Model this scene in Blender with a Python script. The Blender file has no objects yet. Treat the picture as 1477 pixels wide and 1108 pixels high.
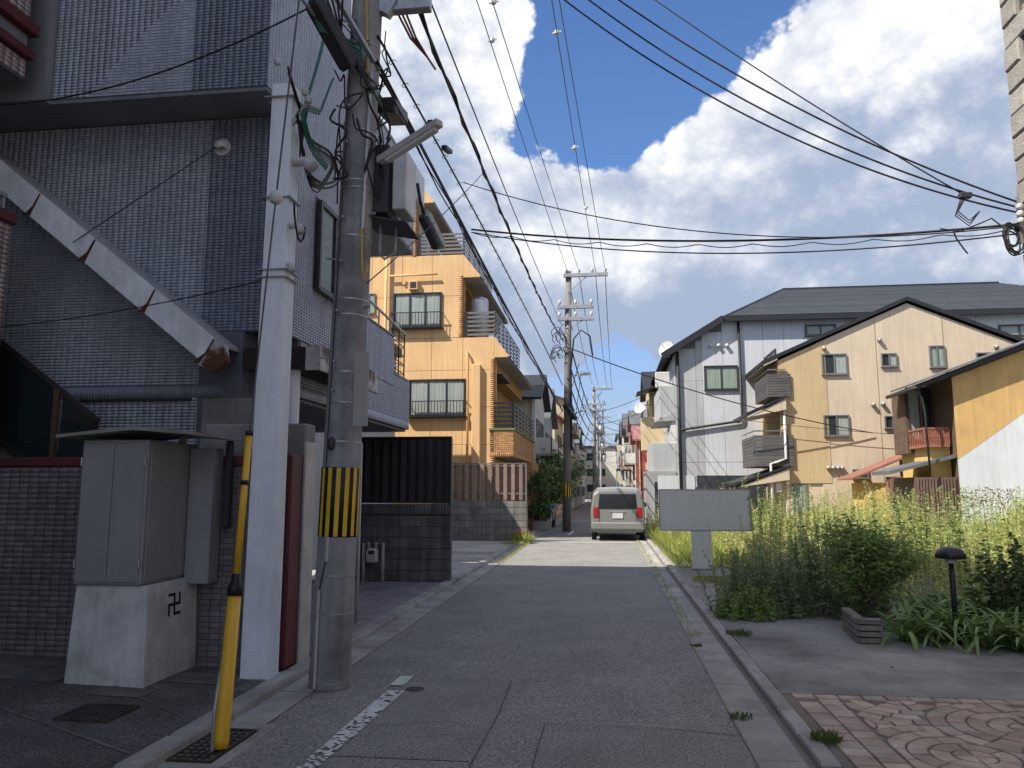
import bpy, math, random
import numpy as np
from mathutils import Vector, Matrix
random.seed(7); RNG = np.random.default_rng(7)
S = bpy.context.scene
COL = S.collection
PI = math.pi
# ------------------------------------------------------------------ camera
FOC, PCX, PCY, VPX, VPY, EYE = 1110.0, 738.5, 554.0, 877.0, 706.0, 1.65
PITCH = math.atan((VPY - PCY) / FOC)
YAW = math.atan((VPX - PCX) / FOC * math.cos(PITCH))
cd = bpy.data.cameras.new('camera'); cam = bpy.data.objects.new('camera', cd); COL.objects.link(cam)
cam.location = (0, 0, EYE); cam.rotation_euler = (PI / 2 + PITCH, 0, YAW)
cd.sensor_width = 36; cd.lens = FOC / 1477 * 36; cd.clip_end = 3000; cd.clip_start = 0.05
S.camera = cam
# ------------------------------------------------------------------ sun and sky
SUNDIR = Vector((0.67, 0.49, -1.0)).normalized()
sl = bpy.data.lights.new('sun', 'SUN'); sl.energy = 3.3; sl.angle = math.radians(0.53); sl.color = (1.0, 0.93, 0.82)
so = bpy.data.objects.new('sun', sl); COL.objects.link(so)
so.rotation_euler = SUNDIR.to_track_quat('-Z', 'Y').to_euler(); so.location = (-20, -15, 40)
S.view_settings.view_transform = 'Standard'; S.view_settings.look = 'None'
S.view_settings.exposure = 1.12; S.view_settings.gamma = 1.0
S.render.resolution_x = 1024; S.render.resolution_y = 768

# pixel of the photograph -> point on a plane the thing touches
_f = Vector((-math.sin(YAW) * math.cos(PITCH), math.cos(YAW) * math.cos(PITCH), math.sin(PITCH)))
_r = Vector((math.cos(YAW), math.sin(YAW), 0)); _u = _r.cross(_f)
CAMP = Vector((0, 0, EYE))
def ray(x, y): return _f + _r * ((x - PCX) / FOC) - _u * ((y - PCY) / FOC)
def onz(x, y, z=0.0):
    v = ray(x, y); return CAMP + v * ((z - EYE) / v.z)
def ony(x, y, Y):
    v = ray(x, y); return CAMP + v * (Y / v.y)
def onx(x, y, X):
    v = ray(x, y); return CAMP + v * (X / v.x)

def build_world():
    w = bpy.data.worlds.new('World'); S.world = w; w.use_nodes = True
    nt = w.node_tree; nt.nodes.clear(); L = nt.links.new
    def N(t, **k):
        n = nt.nodes.new(t)
        for a, b in k.items(): setattr(n, a, b)
        return n
    out = N('ShaderNodeOutputWorld'); bg = N('ShaderNodeBackground'); L(bg.outputs[0], out.inputs[0])
    sky = N('ShaderNodeTexSky'); sky.sky_type = 'NISHITA'; sky.sun_disc = False
    sky.sun_elevation = math.asin(-SUNDIR.z); sky.sun_rotation = math.atan2(-SUNDIR.x, -SUNDIR.y)
    sky.air_density = 1.0; sky.dust_density = 0.0; sky.ozone_density = 3.0
    tc = N('ShaderNodeTexCoord'); D = tc.outputs['Generated']
    def math_(op, a, b=None, c=None, clamp=False):
        n = N('ShaderNodeMath', operation=op, use_clamp=clamp)
        for i, v in enumerate((a, b, c)):
            if v is None: continue
            if isinstance(v, (int, float)): n.inputs[i].default_value = v
            else: L(v, n.inputs[i])
        return n.outputs[0]
    def vm(op, a, b):
        n = N('ShaderNodeVectorMath', operation=op)
        for i, v in enumerate((a, b)):
            if isinstance(v, (tuple, list, Vector)): n.inputs[i].default_value = v
            else: L(v, n.inputs[i])
        return n
    def ramp(v, a, b, lo=0.0, hi=1.0):
        n = N('ShaderNodeMapRange', interpolation_type='SMOOTHSTEP')
        L(v, n.inputs[0]); n.inputs[1].default_value = a; n.inputs[2].default_value = b
        n.inputs[3].default_value = lo; n.inputs[4].default_value = hi
        return n.outputs[0]
    def noise(vec, scale, detail, rough=0.55, dist=0.0):
        n = N('ShaderNodeTexNoise'); L(vec, n.inputs['Vector'])
        n.inputs['Scale'].default_value = scale; n.inputs['Detail'].default_value = detail
        n.inputs['Roughness'].default_value = rough; n.inputs['Distortion'].default_value = dist
        return n.outputs[0]
    def wobc(f):
        n = N('ShaderNodeCombineXYZ'); [L(f, n.inputs[k]) for k in range(3)]; return n.outputs[0]
    def blob(px, py, rx, ry):
        c = ray(px, py).normalized()
        d = vm('SUBTRACT', D, tuple(c)).outputs[0]
        s = vm('MULTIPLY', d, (FOC / rx, 0.0, FOC / ry)).outputs[0]
        ln = N('ShaderNodeVectorMath', operation='LENGTH'); L(s, ln.inputs[0])
        return ramp(ln.outputs['Value'], 1.15, 0.25)
    # where the cumulus banks stand and where the sky is open (directions in the sky)
    cover = math_('ADD', 0.82, math_('MULTIPLY', math_('SUBTRACT', noise(D, 2.1, 2, 0.5), 0.5), 2.2))
    for px, py, rx, ry, a in ((640, 60, 190, 300, .22), (770, 110, 100, 120, .16), (1310, 60, 320, 270, .34), (1150, 270, 330, 190, .28),
                              (850, 330, 220, 150, .32), (640, 330, 190, 230, .20),
                              (1050, 410, 520, 160, .14), (1420, 390, 120, 50, .10),
                              (900, 480, 330, 110, .42), (925, 10, 205, 125, -1.15), (865, 140, 130, 100, -1.05), (735, 205, 60, 60, -.42), (880, 690, 300, 100, -.62), (960, 610, 330, 60, -.16)):
        cover = math_('ADD', cover, math_('MULTIPLY', blob(px, py, rx, ry), a))
    Ds = vm('MULTIPLY', D, (1, 1, 1.2)).outputs[0]
    n1 = noise(Ds, 4.2, 6, 0.58, 0.35)
    vo = N('ShaderNodeTexVoronoi', feature='F1'); L(vm('ADD', Ds, vm('MULTIPLY', wobc(n1), (.05, .03, .05)).outputs[0]).outputs[0], vo.inputs['Vector'])
    vo.inputs['Scale'].default_value = 13.0; vo.inputs['Detail'].default_value = 3.0; vo.inputs['Roughness'].default_value = 0.6; vo.inputs['Lacunarity'].default_value = 2.3
    p0 = vo.outputs['Distance']
    dens = math_('ADD', cover, math_('MULTIPLY', math_('SUBTRACT', n1, 0.5), 1.05))
    dens = math_('ADD', dens, math_('MULTIPLY', math_('SUBTRACT', 0.40, p0), 0.40))
    sz = N('ShaderNodeSeparateXYZ'); L(D, sz.inputs[0]); hz = ramp(sz.outputs['Z'], 0.30, 0.03)   # haze bank low over the horizon, all round
    mask = math_('MAXIMUM', ramp(dens, 0.485, 0.66), math_('MULTIPLY', hz, 0.85))
    # light and shade inside the banks: billows are bright on top, thick parts and bases grey-blue
    n2 = noise(vm('ADD', Ds, (-.035, 0, .055)).outputs[0], 4.2, 3, 0.5, 0.35)
    lit = math_('MULTIPLY', math_('SUBTRACT', n1, n2), 2.0)
    lit = math_('ADD', lit, math_('MULTIPLY', math_('SUBTRACT', 0.66, p0), 0.60))
    shade = 0.0
    for px, py, rx, ry, a in ((1310, 340, 300, 120, .22), (1050, 480, 430, 110, .28), (860, 500, 260, 90, .20), (1150, 200, 170, 60, .16), (650, 400, 120, 170, .34), (1430, 170, 120, 120, .22), (600, 130, 80, 190, .16)):
        shade = math_('ADD', shade, math_('MULTIPLY', blob(px, py, rx, ry), a))
    thick = ramp(dens, 0.66, 1.25)
    n3 = noise(vm('ADD', Ds, (.3, .1, .7)).outputs[0], 3.1, 4, 0.55, 0.6)
    v = math_('ADD', 0.79, math_('ADD', lit, math_('MULTIPLY', math_('SUBTRACT', n3, 0.52), 1.25)))
    v = math_('SUBTRACT', v, math_('MULTIPLY', thick, 0.16))
    v = ramp(math_('SUBTRACT', math_('SUBTRACT', v, math_('MULTIPLY', shade, 1.5)), math_('MULTIPLY', hz, 0.55)), -0.25, 1.12)
    cm = N('ShaderNodeMix', data_type='RGBA'); L(v, cm.inputs['Factor'])
    cm.inputs['A'].default_value = (0.185, 0.225, 0.305, 1); cm.inputs['B'].default_value = (0.60, 0.59, 0.575, 1)
    sk = N('ShaderNodeMix', data_type='RGBA', blend_type='MULTIPLY'); sk.inputs['Factor'].default_value = 1.0
    L(sky.outputs[0], sk.inputs['A']); sk.inputs['B'].default_value = (SKYS * .72, SKYS * .88, SKYS * 1.10, 1)
    mx = N('ShaderNodeMix', data_type='RGBA'); L(mask, mx.inputs['Factor'])
    L(sk.outputs['Result'], mx.inputs['A']); L(cm.outputs['Result'], mx.inputs['B'])
    L(mx.outputs['Result'], bg.inputs['Color']); bg.inputs['Strength'].default_value = 1.0
    w.cycles.sampling_method = 'MANUAL'; w.cycles.sample_map_resolution = 256
SKYS = 0.074
build_world()

# ------------------------------------------------------------------ materials
MATS = {}
def M(name, col, rough=0.75, var=0.18, scale=3.0, bump=0.0, bscale=60.0, rnd=0.0, metal=0.0, col2=None, c2lo=0.5, c2hi=0.65, streak=0.0, spec=0.4, speck=0.0, sscale=250.0, transl=0.0, alpha=None, coat=0.0):
    if name in MATS: return MATS[name]
    m = bpy.data.materials.new(name); m.use_nodes = True
    nt = m.node_tree; L = nt.links.new; P = nt.nodes['Principled BSDF']
    def N(t, **k):
        n = nt.nodes.new(t)
        for a, b in k.items(): setattr(n, a, b)
        return n
    geo = N('ShaderNodeNewGeometry'); pa = N('ShaderNodeVectorMath', operation='ADD'); L(geo.outputs['Position'], pa.inputs[0]); pa.inputs[1].default_value = (.011, .017, .0057); pos = pa.outputs[0]
    def noise(vec, sc, det=5, ro=.6):
        n = N('ShaderNodeTexNoise'); L(vec, n.inputs['Vector']); n.inputs['Scale'].default_value = sc
        n.inputs['Detail'].default_value = det; n.inputs['Roughness'].default_value = ro; return n.outputs[0]
    def mix(fac, a, b, bt='MIX'):
        n = N('ShaderNodeMix', data_type='RGBA', blend_type=bt)
        for s, v in (('Factor', fac), ('A', a), ('B', b)):
            if isinstance(v, (int, float)): n.inputs[s].default_value = v
            elif isinstance(v, (tuple, list)): n.inputs[s].default_value = tuple(v)[:3] + (1,)
            else: L(v, n.inputs[s])
        return n.outputs['Result']
    def mr(v, a, b, lo, hi):
        n = N('ShaderNodeMapRange'); L(v, n.inputs[0])
        for i, q in enumerate((a, b, lo, hi)): n.inputs[i + 1].default_value = q
        return n.outputs[0]
    def gray(v):
        n = N('ShaderNodeCombineColor'); [L(v, n.inputs[i]) for i in range(3)]; return n.outputs[0]
    c = tuple(col)
    if col2 is not None:
        c = mix(mr(noise(pos, scale * 0.7, 6, .65), c2lo, c2hi, 0, 1), c, col2)
    if var:
        c = mix(1.0, c, gray(mr(noise(pos, scale, 6, .65), 0.3, 0.7, 1 - var, 1 + var)), 'MULTIPLY')
    if streak:
        mp = N('ShaderNodeVectorMath', operation='MULTIPLY'); L(pos, mp.inputs[0]); mp.inputs[1].default_value = (9, 9, .55)
        c = mix(1.0, c, gray(mr(noise(mp.outputs[0], 1.0, 5, .7), 0.35, 0.7, 1.0 + streak * .3, 1 - streak)), 'MULTIPLY')
    if speck:
        c = mix(1.0, c, gray(mr(noise(pos, sscale, 2, .5), 0.35, 0.68, 1 - speck, 1 + speck)), 'MULTIPLY')
    if rnd:
        oi = N('ShaderNodeObjectInfo'); a = N('ShaderNodeMath', operation='ADD'); L(oi.outputs['Random'], a.inputs[0]); L(geo.outputs['Random Per Island'], a.inputs[1])
        fr = N('ShaderNodeMath', operation='FRACT'); L(a.outputs[0], fr.inputs[0])
        c = mix(1.0, c, gray(mr(fr.outputs[0], 0, 1, 1 - rnd, 1 + rnd)), 'MULTIPLY')
    if isinstance(c, tuple): P.inputs['Base Color'].default_value = c[:3] + (1,)
    else: L(c, P.inputs['Base Color'])
    P.inputs['Roughness'].default_value = rough; P.inputs['Metallic'].default_value = metal
    P.inputs['Specular IOR Level'].default_value = spec
    if coat: P.inputs['Coat Weight'].default_value = coat; P.inputs['Coat Roughness'].default_value = .06
    if bump:
        b = N('ShaderNodeBump'); L(noise(pos, bscale, 5, .65), b.inputs['Height']); b.inputs['Strength'].default_value = bump; b.inputs['Distance'].default_value = 0.02
        L(b.outputs[0], P.inputs['Normal'])
    if transl:
        out = nt.nodes['Material Output']; t = N('ShaderNodeBsdfTranslucent'); ms = N('ShaderNodeMixShader'); ms.inputs[0].default_value = transl
        if isinstance(c, tuple): t.inputs[0].default_value = c[:3] + (1,)
        else: L(c, t.inputs[0])
        L(P.outputs[0], ms.inputs[1]); L(t.outputs[0], ms.inputs[2]); L(ms.outputs[0], out.inputs[0])
    if alpha is not None:   # thin clear pane: reflects like glass, lets light through
        out = nt.nodes['Material Output']; t = N('ShaderNodeBsdfTransparent'); t.inputs[0].default_value = (.82, .87, .86, 1); ms = N('ShaderNodeMixShader')
        lw = N('ShaderNodeLayerWeight'); lw.inputs[0].default_value = .5
        pw = N('ShaderNodeMath', operation='POWER'); L(lw.outputs['Facing'], pw.inputs[0]); pw.inputs[1].default_value = 3.5
        ad = N('ShaderNodeMath', operation='MULTIPLY_ADD', use_clamp=True); L(pw.outputs[0], ad.inputs[0]); ad.inputs[1].default_value = .7; ad.inputs[2].default_value = alpha
        L(ad.outputs[0], ms.inputs[0]); L(t.outputs[0], ms.inputs[1]); L(P.outputs[0], ms.inputs[2]); L(ms.outputs[0], out.inputs[0])
    MATS[name] = m; return m

# ------------------------------------------------------------------ mesh helpers
def world_loc(o):
    v = Vector((0, 0, 0))
    while o is not None: v += Vector(o.location); o = o.parent
    return v
class MB:
    def __init__(s): s.v = []; s.f = []
    def add(s, vs, fs):
        b = len(s.v); s.v += [tuple(p) for p in vs]; s.f += [tuple(i + b for i in f) for f in fs]; return s
    def box(s, x0, x1, y0, y1, z0, z1):
        x0, x1 = sorted((x0, x1)); y0, y1 = sorted((y0, y1)); z0, z1 = sorted((z0, z1))
        return s.add([(x0,y0,z0),(x1,y0,z0),(x1,y1,z0),(x0,y1,z0),(x0,y0,z1),(x1,y0,z1),(x1,y1,z1),(x0,y1,z1)],
                     [(0,3,2,1),(4,5,6,7),(0,1,5,4),(1,2,6,5),(2,3,7,6),(3,0,4,7)])
    def obox(s, c, U, V, W):   # centre and three half-axis vectors
        c = Vector(c); U = Vector(U); V = Vector(V); W = Vector(W)
        if U.cross(V).dot(W) < 0: U = -U
        P = [c+U*a+V*b+W*d for d in (-1,1) for a,b in ((-1,-1),(1,-1),(1,1),(-1,1))]
        return s.add(P, [(0,3,2,1),(4,5,6,7),(0,1,5,4),(1,2,6,5),(2,3,7,6),(3,0,4,7)])
    def bbox(s, x0, x1, y0, y1, z0, z1, b=0.012):   # box with chamfered edges
        x0, x1 = sorted((x0, x1)); y0, y1 = sorted((y0, y1)); z0, z1 = sorted((z0, z1))
        b = min(b, (x1-x0)*.3, (y1-y0)*.3, (z1-z0)*.3)
        rings = []
        for z, k in ((z0, b), (z0+b, 0), (z1-b, 0), (z1, b)):
            q = [(x0+k+b*(k==0),y0+k),(x1-k-b*(k==0),y0+k),(x1-k,y0+k+b*(k==0)),(x1-k,y1-k-b*(k==0)),(x1-k-b*(k==0),y1-k),(x0+k+b*(k==0),y1-k),(x0+k,y1-k-b*(k==0)),(x0+k,y0+k+b*(k==0))]
            rings.append([(x, y, z) for x, y in q])
        vs = sum(rings, []); fs = [tuple(reversed(range(8))), tuple(range(24, 32))]
        for r in range(3):
            for i in range(8): fs.append((r*8+i, r*8+(i+1)%8, r*8+8+(i+1)%8, r*8+8+i))
        return s.add(vs, fs)
    def bar(s, p, q, w, h=None, up=(0,0,1)):   # rectangular bar between two points
        p = Vector(p); q = Vector(q); h = w if h is None else h; d = q - p; l = d.length; d.normalize()
        u = Vector(up)
        if abs(u.dot(d)) > .98: u = Vector((0,1,0))
        a = d.cross(u).normalized(); b = a.cross(d)
        return s.obox((p+q)/2, a*w/2, b*h/2, d*l/2)
    def tube(s, pts, r, n=8, cap=True):
        pts = [Vector(p) for p in pts]; k = len(pts); rs = r if isinstance(r, (list, tuple)) else [r]*k
        base = len(s.v); prev = None
        for i in range(k):
            t = (pts[min(i+1,k-1)] - pts[max(i-1,0)])
            t = t.normalized() if t.length > 1e-9 else Vector((0,0,1))
            if prev is None:
                ref = Vector((0,0,1)) if abs(t.z) < .9 else Vector((0,1,0))
                a = t.cross(ref).normalized()
            else:
                a = (prev - t*prev.dot(t)); a = a.normalized() if a.length > 1e-6 else t.orthogonal().normalized()
            prev = a; b = t.cross(a)
            for j in range(n):
                an = 2*PI*j/n; s.v.append(tuple(pts[i] + (a*math.cos(an)+b*math.sin(an))*rs[i]))
        for i in range(k-1):
            for j in range(n):
                s.f.append((base+i*n+j, base+i*n+(j+1)%n, base+(i+1)*n+(j+1)%n, base+(i+1)*n+j))
        if cap:
            s.f.append(tuple(base+j for j in reversed(range(n)))); s.f.append(tuple(base+(k-1)*n+j for j in range(n)))
        return s
    def lathe(s, c, prof, n=16):   # (radius, z) profile round a vertical axis
        c = Vector(c); base = len(s.v)
        for r, z in prof:
            for j in range(n): s.v.append((c.x+r*math.cos(2*PI*j/n), c.y+r*math.sin(2*PI*j/n), c.z+z))
        for i in range(len(prof)-1):
            for j in range(n): s.f.append((base+i*n+j, base+i*n+(j+1)%n, base+(i+1)*n+(j+1)%n, base+(i+1)*n+j))
        s.f.append(tuple(base+j for j in reversed(range(n)))); s.f.append(tuple(base+(len(prof)-1)*n+j for j in range(n)))
        return s
    def prism(s, poly, d):   # planar polygon (3-D points) swept along d
        poly = [Vector(p) for p in poly]; d = Vector(d); n = len(poly)
        nn = (poly[1]-poly[0]).cross(poly[2]-poly[0])
        if nn.dot(d) > 0: poly.reverse()
        return s.add(poly + [p+d for p in poly], [tuple(range(n)), tuple(reversed(range(n, 2*n)))] + [(i, i+n, (i+1)%n+n, (i+1)%n) for i in range(n)])
    def quad(s, a, b, c, d): return s.add([a, b, c, d], [(0,1,2,3)])
    def build(s, name, mat, parent=None, smooth=False, kind=None, label=None):
        o0 = world_loc(parent); me = bpy.data.meshes.new(name)
        me.from_pydata([(x-o0.x, y-o0.y, z-o0.z) for x, y, z in s.v], [], s.f); me.update()
        return link(name, me, mat, parent, smooth, kind, label)
def link(name, me, mat, parent=None, smooth=False, kind=None, label=None):
    if mat is not None: me.materials.append(mat)
    if smooth: me.polygons.foreach_set('use_smooth', [True]*len(me.polygons))
    o = bpy.data.objects.new(name, me); COL.objects.link(o); o.parent = parent
    if kind: o['kind'] = kind
    if label: o['label'] = label
    return o
def npmesh(name, V, F, mat, parent=None, smooth=False, kind=None, label=None):   # numpy verts (n,3) and quad/tri faces (m,k)
    V = np.asarray(V, dtype=np.float32) - np.array(world_loc(parent), dtype=np.float32); F = np.asarray(F, dtype=np.int32)
    me = bpy.data.meshes.new(name); k = F.shape[1]
    me.vertices.add(len(V)); me.vertices.foreach_set('co', V.ravel())
    me.loops.add(F.size); me.loops.foreach_set('vertex_index', F.ravel())
    me.polygons.add(len(F)); me.polygons.foreach_set('loop_start', np.arange(0, F.size, k, dtype=np.int32))
    me.update(calc_edges=True); me.validate()
    return link(name, me, mat, parent, smooth, kind, label)
def tag(o, label, cat, group=None):
    o['label'] = label; o['category'] = cat
    if group: o['group'] = group
    return o
def thing(name, label, cat, loc=(0, 0, 0), group=None):
    o = bpy.data.objects.new(name, None); COL.objects.link(o); o.location = loc; o.empty_display_size = .2
    return tag(o, label, cat, group)
def copy_tree(o, parent=None, loc=None):
    c = o.copy(); COL.objects.link(c); c.parent = parent
    if loc is not None: c.location = loc
    for ch in list(o.children): copy_tree(ch, c)
    return c
_unit = {}
def unit_piece(name, mat, bev):
    key = (name, mat.name, bev)
    if key not in _unit:
        b = MB()
        if bev: # front face drawn in a little, so that edges catch the light
            k = .5 - bev
            b.add([(-.5,-.5,-.5),(.5,-.5,-.5),(.5,.5,-.5),(-.5,.5,-.5),(-.5,-.5,.3),(.5,-.5,.3),(.5,.5,.3),(-.5,.5,.3),(-k,-k,.5),(k,-k,.5),(k,k,.5),(-k,k,.5)],
                  [(0,3,2,1)] + [(i,(i+1)%4,4+(i+1)%4,4+i) for i in range(4)] + [(4+i,4+(i+1)%4,8+(i+1)%4,8+i) for i in range(4)] + [(8,9,10,11)])
        else:
            b.box(-.5,.5,-.5,.5,-.5,.5)
        me = bpy.data.meshes.new(name); me.from_pydata(b.v, [], b.f); me.update(); me.materials.append(mat); _unit[key] = me
    return _unit[key]
def pieces(parent, name, mat, specs, limit=300, bev=0.0):
    """specs: (centre, (su, sv, sn), U, V) boxes in world space; the largest-showing ones become objects, the rest one joined part."""
    if not specs: return
    def key(s):
        d = (Vector(s[0]) - CAMP).length; return -max(s[1][0], s[1][1]) / d
    specs = sorted(specs, key=key); o0 = world_loc(parent); me = unit_piece(name, mat, bev)
    for c, (su, sv, sn), U, V in specs[:limit]:
        U = Vector(U).normalized(); V = Vector(V).normalized(); W = U.cross(V)
        o = bpy.data.objects.new(name, me); COL.objects.link(o); o.parent = parent
        R = Matrix((U, V, W)).transposed().to_4x4()
        o.matrix_local = Matrix.Translation(Vector(c) - o0) @ R @ Matrix.Diagonal((su, sv, sn, 1))
    rest = specs[limit:]
    if rest:
        n = len(rest); c = np.array([tuple(s[0]) for s in rest]); sz = np.array([s[1] for s in rest])
        U = np.array([tuple(Vector(s[2]).normalized()) for s in rest]); V = np.array([tuple(Vector(s[3]).normalized()) for s in rest]); W = np.cross(U, V)
        ub = np.array([v.co for v in me.vertices]); nv = len(ub)
        P = c[:, None] + ub[None, :, 0:1]*(U*sz[:, 0:1])[:, None] + ub[None, :, 1:2]*(V*sz[:, 1:2])[:, None] + ub[None, :, 2:3]*(W*sz[:, 2:3])[:, None]
        fb = np.array([tuple(p.vertices) for p in me.polygons]); F = (fb[None] + (np.arange(n)*nv)[:, None, None]).reshape(-1, 4)
        npmesh(name + '_field', P.reshape(-1, 3), F, mat, parent, kind='stuff')
def tile_face(o, U, V, w, h, pu, pv, th=.006, gap=.006, skip=None, stagger=0.0, jit=0.0):
    """tiles over a rectangle: corner o, unit axes U, V, size w x h, pitch pu x pv; normal is U x V."""
    o = Vector(o); U = Vector(U); V = Vector(V); W = U.cross(V); out = []
    nu = int(math.ceil(w/pu - 1e-6)); nv = int(math.ceil(h/pv - 1e-6))
    for j in range(nv):
        gu, gv = gap if isinstance(gap, tuple) else (gap, gap); off = stagger*pu*(j % 2)
        for i in range(-1 if off else 0, nu):
            a0 = max(i*pu + off, 0); a1 = min((i+1)*pu + off, w); b0 = j*pv; b1 = min((j+1)*pv, h)
            if a1-a0 < gu*2.5 or b1-b0 < gv*2.5: continue
            a, b = (a0+a1)/2, (b0+b1)/2
            if skip and skip(a, b): continue
            t = th*(1 + jit*(random.random()-.5))
            out.append((o + U*a + V*b + W*t/2, (a1-a0-gu, b1-b0-gv, t), U, V))
    return out
def cable(p, q, sag, n=18):
    p = Vector(p); q = Vector(q)
    return [p.lerp(q, i/n) - Vector((0, 0, 4*sag*(i/n)*(1-i/n))) for i in range(n+1)]
def curvy(pts, n=5):
    P = [Vector(p) for p in pts]; P = [P[0]*2-P[1]] + P + [P[-1]*2-P[-2]]; out = []
    for i in range(1, len(P)-2):
        a, b, c, d = P[i-1:i+3]
        for k in range(n):
            t = k/n; out.append(.5*((2*b)+(c-a)*t+(2*a-5*b+4*c-d)*t*t+(3*b-a-3*c+d)*t**3))
    return out+[P[-2]]
XA, YA, ZA = Vector((1,0,0)), Vector((0,1,0)), Vector((0,0,1))
# ------------------------------------------------------------------ material library
asphalt = M('asphalt', (.262,.252,.236), .86, .16, 1.1, .35, 240, speck=.55, sscale=85, col2=(.245,.239,.228), c2lo=.46, c2hi=.62, spec=.3)
asphalt2 = M('asphalt_patch', (.245,.237,.224), .86, .14, 1.7, .35, 240, speck=.55, sscale=82, spec=.3)
seam = M('tar_seam', (.085,.083,.08), .8, .3, 8)
apron_m = M('apron_asphalt', (.135,.13,.122), .9, .35, 1.3, .9, 110, speck=.65, sscale=75, col2=(.22,.205,.185), c2lo=.52, c2hi=.62)
concrete = M('concrete', (.30,.29,.27), .88, .22, 1.6, .3, 90, streak=.12, speck=.12, col2=(.19,.185,.17), c2lo=.5, c2hi=.72)
gutter_m = M('gutter_concrete', (.34,.33,.305), .9, .25, 2.0, .35, 110, speck=.22, sscale=160, rnd=.12, col2=(.23,.22,.20), c2lo=.5, c2hi=.68)
conc_dark = M('driveway_concrete', (.30,.297,.28), .88, .30, .9, .25, 120, speck=.2, sscale=190, col2=(.14,.142,.135), c2lo=.46, c2hi=.66)
conc_light = M('lot_concrete', (.40,.395,.37), .9, .25, .8, .3, 80, speck=.25, col2=(.27,.26,.24))
soil = M('gravel_soil', (.30,.28,.235), .95, .3, 2.5, .8, 70, speck=.55, sscale=45)
ground_m = M('ground', (.17,.165,.15), .95, .3, .4)
white_paint = M('road_paint', (.62,.62,.60), .75, .15, 5, .3, 120)
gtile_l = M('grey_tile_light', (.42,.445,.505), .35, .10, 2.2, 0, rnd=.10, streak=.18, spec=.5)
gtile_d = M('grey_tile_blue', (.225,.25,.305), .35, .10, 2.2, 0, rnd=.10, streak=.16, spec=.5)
grout = M('dark_grout', (.135,.142,.165), .9, .2, 4)
btile = M('brown_wall_tile', (.20,.165,.165), .5, .18, 2.0, 0, rnd=.22, streak=.12)
redcap = M('dark_red_cap', (.115,.026,.030), .55, .28, 4, .12, 50, streak=.15)
ptile = M('pink_tile', (.43,.33,.31), .5, .12, 2, rnd=.12)
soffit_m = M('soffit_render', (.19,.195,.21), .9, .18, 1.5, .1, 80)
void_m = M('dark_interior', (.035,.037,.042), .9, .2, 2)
white_steel = M('white_painted_steel', (.84,.85,.88), .42, .12, 2.2, .05, 40, streak=.13, spec=.5)
rusty = M('rusty_steel', (.52,.51,.50), .55, .2, 4, .2, 60, col2=(.11,.042,.018), c2lo=.46, c2hi=.56)
rust = M('rust', (.10,.036,.016), .9, .5, 14, .3, 60)
darksteel = M('dark_steel', (.032,.032,.036), .5, .25, 4, spec=.5)
blacksteel = M('black_painted_steel', (.018,.019,.022), .42, .2, 4, spec=.5)
galv = M('galvanised', (.42,.43,.44), .45, .22, 7, metal=.6)
polec = M('pole_concrete', (.34,.34,.33), .85, .20, 1.4, .25, 70, streak=.30, speck=.12, col2=(.20,.20,.198), c2lo=.48, c2hi=.62)
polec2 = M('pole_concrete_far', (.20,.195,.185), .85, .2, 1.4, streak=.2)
yellow_pl = M('yellow_plastic', (.78,.43,.022), .42, .10, 3, streak=.06, spec=.5)
black_pl = M('black_plastic', (.012,.012,.014), .5, .2, 5)
yellow_st = M('yellow_band', (.80,.50,.03), .6, .2, 6, streak=.15)
cable_m = M('cable_rubber', (.016,.016,.018), .55, .2, 5)
cable_g = M('green_cable', (.03,.16,.13), .5, .2, 5)
cable_r = M('red_cable', (.23,.06,.04), .5, .2, 5)
cable_y = M('yellow_cable', (.62,.37,.03), .5, .2, 5)
wire_m = M('bare_wire', (.10,.10,.11), .5, .2, 5, metal=.4)
orange_w = M('orange_render', (.74,.48,.24), .85, .08, .9, .12, 45, streak=.15)
orange_g = M('orange_joint', (.42,.225,.075), .9, .1, 2)
obrick = M('orange_brick', (.48,.255,.115), .8, .15, 3, .15, 60, rnd=.22)
obrick_g = M('orange_brick_joint', (.36,.27,.19), .9, .15, 4)
green_fl = M('green_flashing', (.14,.17,.09), .7, .2, 5)
alu_dark = M('bronze_aluminium', (.055,.050,.047), .4, .15, 5, metal=.3, spec=.5)
alu_grey = M('grey_aluminium', (.20,.20,.20), .4, .1, 5, metal=.3)
pane = M('window_glass', (.10,.12,.13), .03, 0, 1, alpha=.10, spec=.6)
curtain = M('curtain', (.50,.55,.48), .9, .12, 3)
curtain_w = M('white_curtain', (.62,.62,.60), .9, .10, 3)
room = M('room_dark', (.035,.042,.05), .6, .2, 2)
board_b = M('black_board', (.05,.045,.048), .6, .25, 3, streak=.15, rnd=.15)
board_br = M('brown_board', (.255,.185,.150), .65, .15, 3, streak=.12, rnd=.12)
blk = M('concrete_block', (.20,.195,.18), .92, .28, 2.6, .45, 80, streak=.28, speck=.15, rnd=.12)
blk_d = M('dark_block', (.17,.172,.172), .92, .32, 3.0, .5, 60, streak=.4, speck=.2, rnd=.14)
mortar = M('mortar', (.085,.083,.078), .95, .2, 5)
pvc = M('pvc_pipe', (.50,.48,.44), .5, .15, 4, streak=.12)
white_pl = M('white_plastic', (.60,.60,.59), .45, .12, 4, streak=.1)
patio = M('patio_tile', (.26,.235,.25), .5, .2, 2.0, .12, 90, rnd=.14, col2=(.25,.225,.225), c2lo=.5, c2hi=.7)
patio_d = M('patio_joint', (.085,.08,.085), .9, .2, 3)
cabinet = M('grey_cabinet', (.30,.30,.295), .6, .10, 1.5, streak=.08)
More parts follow.
